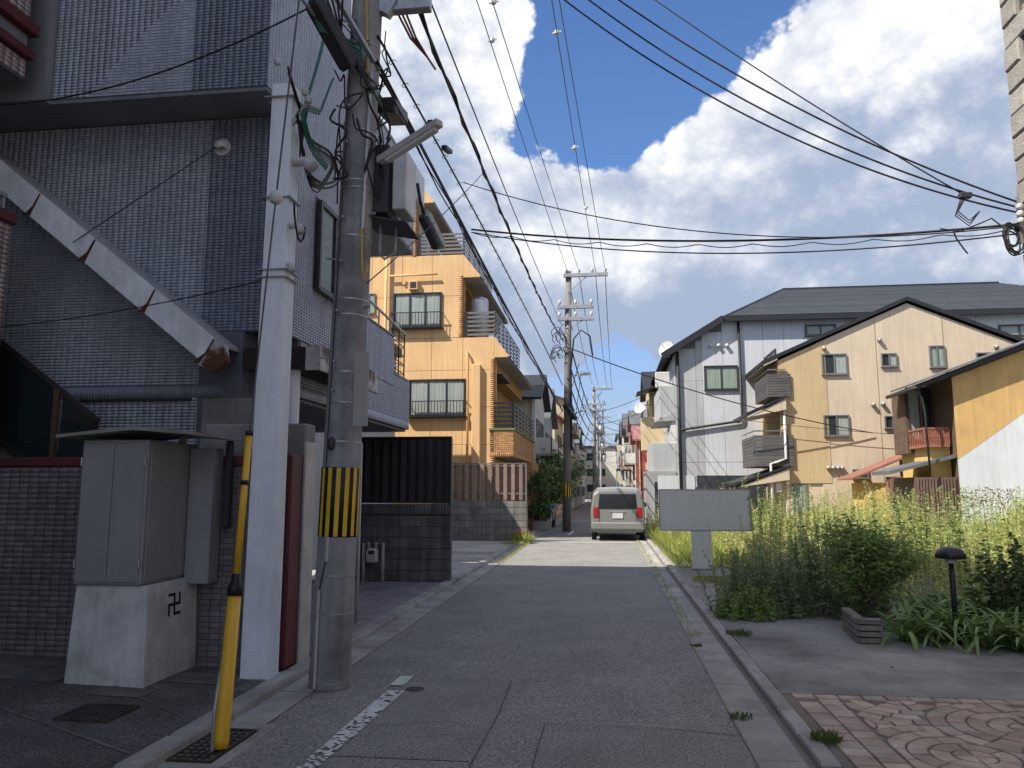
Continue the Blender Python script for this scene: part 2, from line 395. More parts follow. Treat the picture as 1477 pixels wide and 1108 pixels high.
plinth_m = M('plinth_concrete', (.68,.67,.645), .9, .20, 3.2, .25, 60, streak=.16, col2=(.42,.41,.385), c2lo=.50, c2hi=.70)
ink = M('black_paint', (.012,.012,.013), .7, .2, 8)
castiron = M('cast_iron', (.055,.043,.037), .75, .4, 9, .3, 90)
siding_g = M('light_grey_siding', (.56,.585,.62), .8, .07, .6, .15, 30, streak=.13)
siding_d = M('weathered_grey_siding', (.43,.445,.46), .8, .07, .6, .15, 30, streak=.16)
slate = M('slate_roof', (.066,.073,.085), .75, .12, 2, .1, 40, rnd=.14)
roof_edge = M('dark_fascia', (.022,.024,.028), .5, .15, 4)
tan_s = M('tan_siding', (.60,.50,.375), .85, .08, .7, .12, 40, streak=.14)
tan_d = M('ochre_siding', (.53,.405,.235), .85, .08, .7, .12, 40, streak=.14)
slat_g = M('charcoal_cladding', (.105,.097,.097), .6, .15, 3, rnd=.16)
cream = M('cream_render', (.62,.50,.31), .85, .08, 1, streak=.1)
ochre = M('ochre_sheet', (.62,.395,.155), .7, .12, 1.2, .08, 20, streak=.16, rnd=.02)
palesheet = M('pale_sheet', (.66,.68,.70), .6, .06, 1.0, streak=.12, rnd=.05)
brownwood = M('brown_wood', (.13,.085,.060), .75, .25, 4, streak=.2)
redwood = M('red_brown_railing', (.30,.115,.075), .7, .2, 5)
ktile = M('grey_roof_tile', (.13,.135,.145), .55, .2, 4, rnd=.18)
corr_br = M('brown_corrugated', (.150,.098,.080), .6, .2, 3, streak=.2)
corr_red = M('red_corrugated', (.33,.155,.145), .6, .2, 3, streak=.2)
redwall = M('red_sheet', (.34,.075,.055), .6, .25, 2, streak=.3)
whitewall = M('white_wall', (.58,.575,.55), .85, .1, 1, streak=.14)
greywall = M('grey_wall', (.36,.36,.36), .85, .1, 1, streak=.14)
beigewall = M('beige_wall', (.50,.43,.33), .85, .1, 1, streak=.14)
bluewall = M('blue_grey_sheet', (.26,.33,.37), .6, .12, 2, streak=.15)
pavers = M('stamped_paving', (.43,.325,.255), .75, .25, 5, .35, 70, rnd=.22, speck=.2, col2=(.48,.43,.375), c2lo=.50, c2hi=.68)
pave_j = M('paving_joint', (.205,.17,.145), .95, .2, 6, .3, 60)
stone_q = M('quoin_stone', (.36,.34,.30), .9, .2, 5, .6, 28, rnd=.14, speck=.15)
brick_p = M('pale_pink_brick', (.40,.285,.245), .85, .2, 6, .3, 50, rnd=.22)
brick_o = M('orange_brick_accent', (.55,.20,.10), .85, .2, 6, .3, 50, rnd=.15)
pbrick = M('planter_brick', (.245,.225,.195), .9, .25, 7, .35, 70, rnd=.15)
terra = M('terracotta', (.42,.16,.085), .8, .2, 6)
bark = M('bark', (.10,.075,.055), .9, .3, 14, .5, 40)
leaf_weed = M('weed_leaf', (.56,.57,.20), .6, .18, 1.2, rnd=.26, transl=.42, col2=(.60,.57,.24), c2lo=.48, c2hi=.62)
leaf_weed2 = M('weed_leaf_green', (.32,.42,.13), .6, .18, 1.5, rnd=.34, transl=.38)
leaf_bush = M('mugwort_leaf', (.28,.35,.19), .6, .2, 2, rnd=.34, transl=.32)
leaf_maple = M('maple_leaf', (.23,.31,.09), .5, .2, 3, rnd=.34, transl=.32)
leaf_agap = M('strap_leaf', (.19,.29,.075), .48, .2, 4, rnd=.26, transl=.25, spec=.6)
leaf_dark = M('dark_leaf', (.11,.165,.055), .5, .25, 2, rnd=.38, transl=.25)
leaf_tree = M('tree_leaf', (.17,.23,.08), .5, .25, 1.5, rnd=.38, transl=.3)
grass_m = M('grass_blade', (.33,.38,.09), .6, .2, 1.5, rnd=.3, transl=.4, col2=(.48,.44,.16), c2lo=.5, c2hi=.65)
grass_g = M('green_grass_blade', (.105,.16,.035), .6, .2, 1.5, rnd=.3, transl=.35)
stem_m = M('weed_stem', (.32,.31,.13), .7, .2, 4, rnd=.2)
vanpaint = M('van_paint', (.20,.198,.19), .30, .03, 1, spec=.5, coat=.6)
vanglass = M('van_glass', (.012,.014,.016), .05, 0, 1, spec=.6)
rubber = M('tyre_rubber', (.014,.014,.015), .85, .2, 6)
lamp_red = M('red_lens', (.30,.015,.012), .15, .1, 6, spec=.6)
signgrey = M('blank_sign_face', (.84,.80,.70), .55, .06, 1.0, streak=.05)
plategrey = M('blank_pole_plate', (.40,.37,.335), .55, .06, 1.0, streak=.06)
tank_m = M('stainless_tank', (.50,.50,.50), .32, .1, 3, metal=.7)
hills_m = M('far_hills', (.10,.14,.16), .95, .2, .02)
lens_m = M('lamp_diffuser', (.66,.66,.62), .4, .08, 5)
# ------------------------------------------------------------------ the setting
def struct(name, mb, mat, parent=None, label=None):
    return mb.build(name, mat, parent, kind=None if parent else 'structure', label=label)
def apz(X): return .062 + max(0., -2.85 - X) * .024
struct('ground', MB().quad((-700,-60,-.03),(700,-60,-.03),(700,1500,-.03),(-700,1500,-.03)), ground_m)
road = struct('road', MB().quad((-2.45,-6,0),(.9,-6,0),(.9,260,0),(-2.45,260,0)), asphalt)
# repaired trench strips and their tar seams, painted edge line (worn away in places)
z1, z2 = .004, .008
MB().quad((-1.72,4.9,z1),(-.86,4.9,z1),(-.86,6.92,z1),(-1.72,6.92,z1)).quad((-.48,-2,z1),(.87,-2,z1),(.87,5.7,z1),(-.48,5.7,z1)).build('asphalt_patch', asphalt2, road)
sm = MB()
def seamline(pts, w=.008):
    q = []
    for a, b in zip(pts, pts[1:]):
        a = Vector(a); b = Vector(b); n = max(2, int((b-a).length/.12))
        for i in range(n): q.append(a.lerp(b, i/n))
    q.append(Vector(pts[-1]))
    for i in range(len(q)-1):
        d = (q[i+1]-q[i]).normalized(); s = Vector((-d.y, d.x))*w/2
        j0 = Vector((random.uniform(-1,1), random.uniform(-1,1)))*.002
        a, b = q[i]+j0, q[i+1]+j0
        sm.quad((a.x-s.x,a.y-s.y,z2),(b.x-s.x,b.y-s.y,z2),(b.x+s.x,b.y+s.y,z2),(a.x+s.x,a.y+s.y,z2))
seamline([(-2.4,6.98),(-1.72,6.95),(-.86,6.92),(-.83,6.0),(-.86,4.2)]); seamline([(-.48,4.4),(-.47,5.70),(.3,5.72),(.86,5.60)]); seamline([(-2.4,12.4),(-.9,12.45),(.85,12.4)], .008)
sm.build('tar_seam', seam, road)
sm = MB(); R_ = random.Random(4)
for x, y, a, l in ((-1.2,9.2,.3,1.6),(.2,8.0,1.9,1.1),(-.3,11.2,.1,2.0),(-2.0,8.6,1.4,1.2),(.5,14.5,1.7,2.2),(-.9,5.6,2.6,.8)):
    p = [Vector((x, y))]
    for k in range(9): a += R_.gauss(0,.35); p.append(p[-1]+Vector((math.cos(a), math.sin(a)))*l/9)
    p = [(max(-2.3,min(.8,q.x)), q.y) for q in p]; seamline(p, .0045)
sm.build('hairline_crack', seam, road)
def worn_paint(name, x0, x1, y0, y1, skew=0.0, keep=.8, fine=.022):
    b = MB(); ny = int((y1-y0)/fine); nx = max(3, int((x1-x0)/fine)); R = random.Random(int(y0*100))
    ph = [R.uniform(0, 6.28) for _ in range(6)]
    for j in range(ny):
        y = y0 + (y1-y0)*j/ny
        for i in range(nx):
            x = x0 + (x1-x0)*i/nx + skew*(j/ny)
            f = .5 + .22*math.sin(y*9+ph[0]) + .18*math.sin(x*60+y*23+ph[1]) + .14*math.sin(y*41+x*17+ph[2])
            if R.random() < keep*(.45+f) :
                w = (x1-x0)/nx; h = (y1-y0)/ny
                b.quad((x,y,z2+.002),(x+w*1.02,y,z2+.002),(x+w*1.02,y+h*1.02,z2+.002),(x,y+h*1.02,z2+.002))
    return b.build(name, white_paint, road)
worn_paint('painted_line', -1.90,-1.78, 3.6, 5.25, .05, .62); worn_paint('painted_line', -1.86,-1.72, 5.25, 6.45, .03, .86); worn_paint('painted_line', -1.86,-1.74, 6.62, 6.95, .0, .95)
MB().quad((-1.52,28.4,z2),(-1.38,28.4,z2),(-1.32,31.2,z2),(-1.46,31.2,z2)).build('painted_line', white_paint, road)
MB().quad((-1.5,24.55,z2),(.8,24.6,z2),(.8,24.78,z2),(-1.5,24.72,z2)).build('painted_line', white_paint, road)
MB().quad((-2.2,41,z2),(.7,41,z2),(.7,41.5,z2),(-2.2,41.5,z2)).build('painted_line', white_paint, road)
mh = MB().lathe((-1.62,6.53,.0), [(.075,.004),(.075,.008),(.066,.009),(.062,.006),(0.01,.007)], 20); mh.build('valve_cover', castiron, road)
# left gutter, kerb stones, apron, right gutter and kerb
gl = struct('gutter', MB().box(-2.72,-2.42,-4,90,-.02,.006), pave_j)
def slabrow(parent, name, mat, x0, x1, y0, y1, z0, z1, step, gap, limit=300, bev=.03, jit=.0):
    sp = []; y = y0
    while y < y1:
        s = step*(1+random.uniform(-.04,.04)); s = min(s, y1-y); dz = random.uniform(-1,1)*jit
        sp.append((Vector(((x0+x1)/2, y+s/2, (z0+z1)/2+dz)), (x1-x0, s-gap, z1-z0), XA, YA)); y += s
    pieces(parent, name, mat, sp, limit, bev)
slabrow(gl, 'gutter_slab', gutter_m, -2.70,-2.43, 5.45, 60, -.02, .012, .9, .012, jit=.002)
slabrow(gl, 'gutter_slab', gutter_m, -2.70,-2.43, -4, 4.55, -.02, .012, .9, .012, jit=.002)
kl = struct('kerb', MB().box(-2.835,-2.715,-4,90,-.02,.05), pave_j)
slabrow(kl, 'kerb_stone', gutter_m, -2.85,-2.70, -4, 60, -.02, .078, .6, .010, bev=.05, jit=.003)
ap = MB()
xs = [-2.85,-3.6,-4.6,-6.0,-8.0,-16]; ys = [-8, 0, 2, 4, 5, 6, 6.86]
for i in range(len(xs)-1):
    for j in range(len(ys)-1):
        ap.quad(*[(x, y, apz(x)) for x, y in ((xs[i+1],ys[j]),(xs[i],ys[j]),(xs[i],ys[j+1]),(xs[i+1],ys[j+1]))])
apron = struct('pavement', ap, apron_m)
crack = MB()   # cement joints across the apron
def strip(mb, a, b, w, dz=.004):
    a = Vector(a); b = Vector(b); n = 10; d = (b-a).normalized(); s = Vector((-d.y, d.x))*w/2
    for i in range(n):
        p, q = a.lerp(b, i/n), a.lerp(b, (i+1)/n); k0 = 1+random.uniform(-.4,.4)
        mb.quad(*[(v.x, v.y, apz(v.x)+dz) for v in (p-s*k0, p+s*k0, q+s*k0, q-s*k0)][::-1])
for a, b, w in (((-2.9,4.6),(-4.9,5.55),.022),((-3.0,5.35),(-4.1,6.1),.018),((-2.95,5.85),(-3.7,6.4),.015),((-4.9,5.55),(-8,5.4),.018),((-3.4,3.0),(-4.9,5.55),.02),((-2.9,4.2),(-3.9,3.2),.018)): strip(crack, a, b, w)
crack.build('cement_joint', M('cement_joint_m', (.14,.135,.12), .95, .3, 8), apron)
pt = MB()
for x0, x1, y0, y1 in ((-4.02,-3.55,5.72,5.93),(-3.7,-3.05,6.2,6.55),(-5.9,-4.5,6.0,6.7)):
    pt.quad(*[(x, y, apz(x)+.0045) for x, y in ((x0,y0),(x1,y0),(x1,y1),(x0,y1))])
pt.build('mortar_patch', M('mortar_patch_m', (.15,.147,.135), .95, .35, 5, .4, 90, speck=.3), apron)
# iron gratings
def grating(name, label, x0, x1, y0, y1, z, nx, ny, frame=.02, group=None, skew=0.0):
    t = thing(name, label, 'drain cover', ((x0+x1)/2,(y0+y1)/2,z), group)
    f = MB(); f.box(x0,x1,y0,y0+frame,z-.02,z+.008).box(x0,x1,y1-frame,y1,z-.02,z+.008).box(x0,x0+frame,y0+frame,y1-frame,z-.02,z+.008).box(x1-frame,x1,y0+frame,y1-frame,z-.02,z+.008)
    f.build('frame', castiron, t)
    MB().box(x0+.004,x1-.004,y0+.004,y1-.004,z-.02,z-.012).build('pit', void_m, t)
    bw = (x1-x0-2*frame)/nx; m = MB()
    for i in range(1, nx): m.box(x0+frame+bw*i-.008, x0+frame+bw*i+.008, y0+frame, y1-frame, z-.018, z+.005)
    bh = (y1-y0-2*frame)/ny
    for j in range(1, ny): m.box(x0+frame, x1-frame, y0+frame+bh*j-.006, y0+frame+bh*j+.006, z-.018, z+.0035)
    m.build('grid', castiron, t)
    return t
grating('drain_grating', 'rusty square grating set in the dark pavement before the concrete plinth', -3.80,-3.40,5.10,5.48,apz(-3.6)+.012,10,8)
grating('gutter_grating', 'wide iron gutter grating at the foot of the yellow guy guard', -2.72,-2.42,4.66,5.30,.012,5,9,.022)
struct('gutter_surround', MB().bbox(-2.41,-2.33,4.56,5.44,-.02,.014).bbox(-2.72,-2.33,5.31,5.44,-.02,.0135).bbox(-2.72,-2.33,4.56,4.65,-.02,.0138), gutter_m)
# tiled carport floor
pf = struct('carport_floor', MB().box(-6.2,-2.86,7.15,13.6,-.02,.05), patio_d)
pieces(pf, 'floor_tile', patio, tile_face((-5.0,7.5,.05), XA, YA, 2.13, 5.9, .213, .213, .012, .012), 300, .02)
# grey concrete forecourt left of the street, before the block wall
fc = struct('forecourt', MB().box(-9,-2.86,13.62,24.4,-.02,.045), conc_light)
MB().box(-6,-2.9,19.2,20.1,.04,.049).build('mortar_patch', patio, fc)
struct('house_plots', MB().box(-9,-2.86,24.45,120,-.02,.04).box(1.35,30,34.2,120,-.02,.036), concrete)
# right gutter and kerb
gr = struct('gutter_right', MB().box(.86,1.22,-4,90,-.02,.004), pave_j)
slabrow(gr, 'gutter_slab', gutter_m, .865,1.165, -4, 60, -.02, .010, .93, .010, jit=.002)
kr = struct('kerb_right', MB().box(1.225,1.325,-4,90,-.02,.03), pave_j)
slabrow(kr, 'kerb_stone', gutter_m, 1.215,1.335, -4, 60, -.02, .052, .6, .012, bev=.07, jit=.004)
dw = struct('driveway', MB().box(1.34,14,6.62,10.25,-.02,.046), conc_dark)
struct('driveway_base', MB().box(1.34,9,-6,6.6,-.02,.040), pave_j)
# stamped paving: border stones and fish-scale fans, each stone raised from its joint
pave = struct('stamped_pavement', MB().quad((1.36,2.6,.0415),(5.2,2.6,.0415),(5.2,6.59,.0415),(1.36,6.59,.0415)), pave_j)
PZ0, PZ1 = .040, .054
def stone(poly):
    c = sum((Vector(p) for p in poly), Vector((0,0)))/len(poly); R = random.Random(int(c.x*9973+c.y*7919))
    h = PZ1+R.uniform(-.003,.004); b = MB(); n = len(poly)
    lo = [(p[0],p[1],PZ0) for p in poly]; mid = [(c.x+(p[0]-c.x)*.985, c.y+(p[1]-c.y)*.985, h-.005) for p in poly]; top = [(c.x+(p[0]-c.x)*.93, c.y+(p[1]-c.y)*.93, h) for p in poly]
    b.add(lo+mid+top, [(i,(i+1)%n,n+(i+1)%n,n+i) for i in range(n)] + [(n+i,n+(i+1)%n,2*n+(i+1)%n,2*n+i) for i in range(n)] + [tuple(range(2*n,3*n))])
    b.build('paving_stone', pavers, pave)
g = .006; ns = 0
for j in range(22):      # two border columns along the kerb
    for i in range(2):
        x0 = 1.40+i*.165; y0 = 3.1+j*.155+(.07 if i else 0)
        if y0+.155 > 6.44: continue
        stone([(x0+g,y0+g),(x0+.165-g,y0+g),(x0+.165-g,y0+.155-g),(x0+g,y0+.155-g)]); ns += 1
for i in range(21):      # one border row along the concrete
    x0 = 1.40+i*.175; stone([(x0+g,6.45+g),(x0+.175-g,6.45+g),(x0+.175-g,6.58-g),(x0+g,6.58-g)]); ns += 1
FR, RW = .62, .124     # fans: bows bulge towards the street, each column overlaps the one before
fans = [(1.55+r*FR, 6.45-.62+(FR if r % 2 else 0)-cc*2*FR, r) for r in range(0, 7) for cc in range(-1, 4)]
def in_front(px, py, r, tol=0.0): return [f for f in fans if f[2] > r and (px-f[0])**2+(py-f[1])**2 < (FR-tol)**2]
for fx, fy, r in fans:
    for k in range(5):
        r0, r1 = k*RW, (k+1)*RW; rm = (r0+r1)/2; nseg = max(4, int(round(2*PI*rm/.19)))
        for s in range(nseg):
            a0, a1 = 2*PI*(s+.5*(k%2))/nseg, 2*PI*(s+1+.5*(k%2))/nseg; ga = g/max(rm,.05); ts = [a0+ga+(a1-a0-2*ga)*q/4 for q in range(5)]
            poly = ([(fx+(r0+g)*math.cos(q), fy+(r0+g)*math.sin(q)) for q in reversed(ts)] if r0 > 0 else [(fx, fy)]) + [(fx+(r1-g)*math.cos(q), fy+(r1-g)*math.sin(q)) for q in ts]
            cx = sum(p[0] for p in poly)/len(poly); cy = sum(p[1] for p in poly)/len(poly)
            if not (1.70 < cx < 4.9 and 4.2 < cy < 6.42) or in_front(cx, cy, r): continue
            cl = []
            for px, py in poly:
                for f in in_front(px, py, r, -g):
                    d = math.hypot(px-f[0], py-f[1]); px, py = f[0]+(px-f[0])/d*(FR+g), f[1]+(py-f[1])/d*(FR+g)
                q = (max(px, 1.742), min(py, 6.438))
                if not cl or math.hypot(q[0]-cl[-1][0], q[1]-cl[-1][1]) > .004: cl.append(q)
            if len(cl) < 3: continue
            ar = sum(cl[i][0]*cl[(i+1)%len(cl)][1]-cl[(i+1)%len(cl)][0]*cl[i][1] for i in range(len(cl)))/2
            if abs(ar) < .0016 or ns > 299: continue
            if ar < 0: cl.reverse()
            stone(cl); ns += 1
lot = MB(); nx, ny = 46, 50
def lotz(x, y): return .034 + .035*math.sin(x*1.3+y*.7)*math.sin(y*.9-x*.4)*min(1, max(0, (y-10.6)/2))*min(1, max(0,(x-1.6)))
for i in range(nx):
    for j in range(ny):
        x0, x1 = 1.34+i*(28.7/nx), 1.34+(i+1)*(28.7/nx); y0, y1 = 10.27+j*(23.9/ny), 10.27+(j+1)*(23.9/ny)
        lot.quad((x0,y0,lotz(x0,y0)),(x1,y0,lotz(x1,y0)),(x1,y1,lotz(x1,y1)),(x0,y1,lotz(x0,y1)))
struct('vacant_lot', lot, soil)
hl = MB(); N_ = 60
for i in range(N_):
    x0, x1 = -260+i*9, -251+i*9; h = lambda x: 16+9*math.sin(x*.021)+5*math.sin(x*.067+1)+2*math.sin(x*.17)
    hl.add([(x0,560,-2),(x1,560,-2),(x1,600,h(x1)),(x0,600,h(x0)),(x1,680,-2),(x0,680,-2)], [(0,1,2,3),(3,2,4,5)])
struct('hills', hl, hills_m)
# ------------------------------------------------------------------ left foreground
# brown tiled boundary wall with dark red coping
WY = 6.80
bw = thing('boundary_wall', 'brown tiled boundary wall with dark red coping behind the grey shrine cabinet', 'wall', (-5, WY, .1))
MB().box(-9.0,-3.06,WY+.012,WY+.16,.05,1.86).build('wall_core', grout, bw)
MB().bbox(-9.0,-3.06,WY-.018,WY+.19,1.862,1.955,.015).build('coping', redcap, bw)
MB().bbox(-3.055,-2.865,WY-.035,WY+.24,.06,1.975,.02).build('end_post', redcap, bw)
pieces(bw, 'tile', btile, tile_face((-7.6,WY+.012,.06), XA, ZA, 4.53, 1.80, .1, .05, .012, .009), 300, .03)
# concrete end wall of the carport behind the red post
t = thing('concrete_gate_pier', 'stained bare concrete pier between red wall post and utility pole', 'pier', (-3,7.2,.05))
MB().bbox(-3.9,-2.87,7.08,7.34,.05,2.28,.015).build('pier', concrete, t); MB().bbox(-2.866,-2.842,7.04,7.30,.06,2.1,.004).build('corner_strip', pvc, t)
# wayside shrine: plinth, closed cabinet, sheet roof
sx0, sx1, sy0 = -4.36, -3.73, 6.02
sh = thing('wayside_shrine', 'small wayside shrine with plain grey cabinet on a stained concrete plinth', 'shrine', ((sx0+sx1)/2, 6.4, .1))
b = MB(); zb, zt = .06, .87
b.add([(sx0-.03,sy0-.03,zb),(sx1+.03,sy0-.03,zb),(sx1+.03,6.78,zb),(sx0-.03,6.78,zb),(sx0,sy0,zt),(sx1,sy0,zt),(sx1,6.78,zt),(sx0,6.78,zt)], [(0,3,2,1),(4,5,6,7),(0,1,5,4),(1,2,6,5),(2,3,7,6),(3,0,4,7)])
pl = b.build('plinth', plinth_m, sh)
# the manji on the street-side face: strokes as seen from the street
def fx(z): return sx1 + .03*(zt-z)/(zt-zb) + .0025
mc = onx(252, 871, sx1+.012); my, mz, ms_, mw = mc.y, mc.z, .082, .022
mj = MB()
def stroke(u0, v0, u1, v1):   # u to the right seen from the street (towards +Y), v up
    us = sorted((u0, u1)); vs = sorted((v0, v1))
    y0, y1 = my+us[0]-mw/2, my+us[1]+mw/2; za, zc = mz+vs[0]-mw/2, mz+vs[1]+mw/2
    mj.add([(fx(za)-.002,y0,za),(fx(za)-.002,y1,za),(fx(zc)-.002,y1,zc),(fx(zc)-.002,y0,zc),(fx(za)+.002,y0,za),(fx(za)+.002,y1,za),(fx(zc)+.002,y1,zc),(fx(zc)+.002,y0,zc)],
           [(4,5,6,7),(0,1,5,4),(1,2,6,5),(2,3,7,6),(3,0,4,7)])
k = ms_
stroke(0,-k,0,-mw*.51); stroke(0,mw*.51,0,k); stroke(-k,0,k,0)
stroke(-k,k,-mw*.51,k); stroke(mw*.51,-k,k,-k); stroke(-k,-k,-k,-mw*.51); stroke(k,mw*.51,k,k)
mj.build('emblem', ink, pl)
cx0, cx1 = ony(112,740,5.98).x, ony(208,740,5.98).x
cb = MB().bbox(cx0, cx1, 5.985, 6.77, .875, 2.06, .008).build('cabinet', cabinet, sh)
for xa, xb in ((cx0+.02,(cx0+cx1)/2-.003),((cx0+cx1)/2+.003,cx1-.02)): MB().bbox(xa,xb,5.972,5.984,.90,2.03,.004).build('door_leaf', cabinet, cb)
for zz in (1.05,1.88):
    for xx in (cx0+.012,cx1-.012): MB().tube([(xx,5.968,zz-.035),(xx,5.968,zz+.035)], .009, 8).build('hinge', galv, cb)
b = MB(); b.bbox(cx1+.001,cx1+.013,6.02,6.74,.90,2.03,.004); b.build('side_panel', cabinet, cb)
rf = MB()
rf.prism([(cx0-.16,5.86,2.075),(cx0-.16,5.86,2.10),(cx1-.08,5.86,2.165),(cx1+.40,5.86,2.12),(cx1+.40,5.86,2.095),(cx1-.08,5.86,2.135)], (0,1.0,0))
rf.build('roof', M('weathered_sheet', (.27,.265,.235), .7, .25, 4, .1, 30), sh)
MB().bbox(cx1+.30,cx1+.36,5.9,5.95,2.02,2.092).build('bracket', darksteel, sh); MB().bbox(cx1+.3,cx1+.36,6.7,6.76,1.3,2.092).build('bracket', darksteel, sh)
MB().bbox(cx1+.02,cx1+.25,6.60,6.775,.82,2.02,.006).build('side_locker', cabinet, sh)
# white square service post
wp = onz(367, 979, apz(-3.1))
wx, wy = wp.x, wp.y+.09
sp = thing('service_post', 'white square steel service post beside the grey utility pole', 'post', (wx, wy, .07))
b = MB(); top = 5.42; dxl = .03
def sq(z, h, dx): return [(wx-h+dx, wy-h, z),(wx+h+dx, wy-h, z),(wx+h+dx, wy+h, z),(wx-h+dx, wy+h, z)]
q = [sq(.06,.118,0), sq(1.8,.113,.01), sq(top-.02,.10,dxl), sq(top,.095,dxl)]
b.add(sum(q, []), [(3,2,1,0),(12,13,14,15)] + [(r*4+i, r*4+(i+1)%4, r*4+4+(i+1)%4, r*4+4+i) for r in range(3) for i in range(4)])
b.build('shaft', white_steel, sp)
MB().bbox(wx-.13,wx+.13,wy-.13,wy+.13,.055,.075,.004).build('base_plate', galv, sp)
MB().lathe((wx+dxl,wy,top), [(.07,0),(.068,.012),(.03,.022)], 12).build('rusty_cap', rust, sp)
for i, (px, py, L_) in enumerate(((452,247,.20),(440,330,.13),(430,380,.08))):   # white weatherhead elbows
    c = onx(px, py, wx+.27); e = MB()
    p0 = Vector((wx+.08, wy-.02, c.z+.03)); r = (.042, .028, .022)[i]
    e.tube([p0, p0+Vector((L_*.8,-.02,0)), p0+Vector((L_,-.03,-.012)), p0+Vector((L_*1.3,-.05,-.075))], [r,r,r*1.35,r*1.4], 10)
    e.build('cable_entry', white_pl, sp, smooth=True)
for z in (5.28, 4.3, 3.62, 3.55):
    MB().bbox(wx-.135,wx+.13+dxl,wy-.13,wy+.13,z-.006,z+.006,.002).build('strap', galv, sp)
# insulator bracket with clamps near the top of the post
ib = MB().tube([(wx+.10,wy-.05,5.0),(wx+.22,wy-.08,5.16),(wx+.30,wy-.10,5.22)], .02, 6); ib.build('bracket_arm', galv, sp)
for dx, dz in ((.30,.22),(.26,.30),(-.02,.62)):
    MB().lathe((wx+dx,wy-.12,5.0+dz-.03), [(.02,0),(.036,.015),(.03,.03),(.038,.045),(.015,.07)], 10).build('insulator', white_pl, sp, smooth=True)
lp = MB()
def loop(a, b_, drop, r, n=12):
    a, b_ = Vector(a), Vector(b_); lp.tube([a.lerp(b_, i/n)-Vector((0,0,drop*math.sin(PI*i/n)**.7)) for i in range(n+1)], r, 5)
P_ = lambda px, py, d=.0: onx(px, py, wx+.22+d)
for k in range(4):
    o = Vector((random.uniform(-.03,.03), random.uniform(-.04,.04), random.uniform(-.03,.03)))
    loop(P_(432,165)+o, P_(470,262)+o, .22+.05*k, .008)
    loop(P_(448,258)+o, P_(486,228)+o, .14+.02*k, .011)
    lp.tube(curvy([P_(430,170)+o, P_(452,205)+o, P_(480,225)+o, P_(490,258)+o, P_(470,268)+o, P_(448,255)+o]), .009, 5)
    lp.tube([P_(418,100)+o, P_(424,120)+o, P_(436,160)+o], .007, 5)
for k in range(3):
    o = Vector((0, 0, k*.025)); loop(P_(424,300)+o, P_(440,335)+o, .18+.03*k, .008)
lp.tube([P_(445,140,-.12), P_(428,240,-.12), P_(422,300,-.12), P_(420,330,-.12)], .021, 6)
lp.build('service_cable', cable_m, sp)
gc = MB()
for k in range(3):
    o = Vector((k*.012, 0, k*.02)); gc.tube(curvy([P_(470,40)+o, P_(455,100)+o, P_(440,150)+o, P_(436,175)+o, P_(448,215)+o, P_(470,245)+o]), .010, 6)
    gc.tube([P_(440,158)+o, P_(460,165)+o, P_(478,118)+o], .009, 6)
gc.build('green_cable', cable_g, sp)
# guy wire with yellow guard
ga = onz(318, 1084, .012); gt = Vector((-2.17, 6.50, 8.6))
def gp_(z): return ga.lerp(gt, (z-ga.z)/(gt.z-ga.z))
gy = thing('guy_wire', 'yellow guarded guy wire anchored at the gutter grating, white ball insulator above', 'guy wire', tuple(ga))
mid = onx(336,858,-2.40); gd = (Vector((-2.44, 5.02, 1.99))-ga).normalized()
k1 = ga + gd*1.0; k2 = ga + gd*2.02
gball = ony(398,285,5.25); gupp = ony(436,-40,5.55); gtop = gball.lerp(gupp, 3.0)
MB().tube([ga+gd*.02, ga+gd*.07, k1-gd*.05], [.045,.047,.043], 14).build('lower_guard', yellow_pl, gy, smooth=True)
MB().tube([k1-gd*.05, k1, k1+gd*.03, k1+gd*.09], [.050,.050,.036,.026], 12).build('joint_collar', black_pl, gy, smooth=True)
MB().tube([k1+gd*.07, k2], [.024,.022], 12).build('upper_guard', yellow_pl, gy, smooth=True)
for f in (.66, .99): MB().tube([k1+(k2-k1)*f, k1+(k2-k1)*(f+.03)], .027, 12).build('black_band', black_pl, gy, smooth=True)
MB().tube([ga+Vector((-.05,-.01,-.05)), ga+Vector((-.052,0,.25)), ga+gd*.45+Vector((-.05,0,0)), ga+gd*.6+Vector((-.03,0,0))], .014, 8).build('anchor_rod', galv, gy)
MB().tube([k2-gd*.05, k2.lerp(gball,.5), gball], .007, 6).tube([gball, gball.lerp(gupp,.5), gtop], .008, 6).build('wire', wire_m, gy)
MB().lathe(gball-Vector((0,0,.055)), [(.012,0),(.042,.02),(.052,.055),(.042,.09),(.012,.11)], 14).build('insulator', white_pl, gy, smooth=True)
# ------------------------------------------------------------------ near utility pole
PBX, PBY = -2.36, 6.53
def pxz(z): return PBX + .16*z/5.83
def prad(z): return .171 - .0048*z
up = thing('utility_pole', 'thick grey concrete utility pole with black and yellow striped band', 'utility pole', (PBX, PBY, 0))
zs = [0,.02,1,2,3,4,5,6,7,8,9,10,11.2]
MB().tube([(pxz(z),PBY,z) for z in zs], [prad(z)+(0 if z else .002) for z in zs], 32).build('shaft', polec, up, smooth=True)
for z in (.06,.62,.93,2.06,2.40,2.67,3.18,3.32,3.9,4.35,4.42,4.9,5.35,5.42,5.75):
    MB().tube([(pxz(z-.006),PBY,z-.006),(pxz(z+.006),PBY,z+.006)], prad(z)+.004, 28).build('steel_band', galv, up)
sb = MB().tube([(pxz(1.25),PBY,1.25),(pxz(1.84),PBY,1.84)], prad(1.5)+.004, 32); stripe = sb.build('warning_band', black_pl, up, smooth=True)
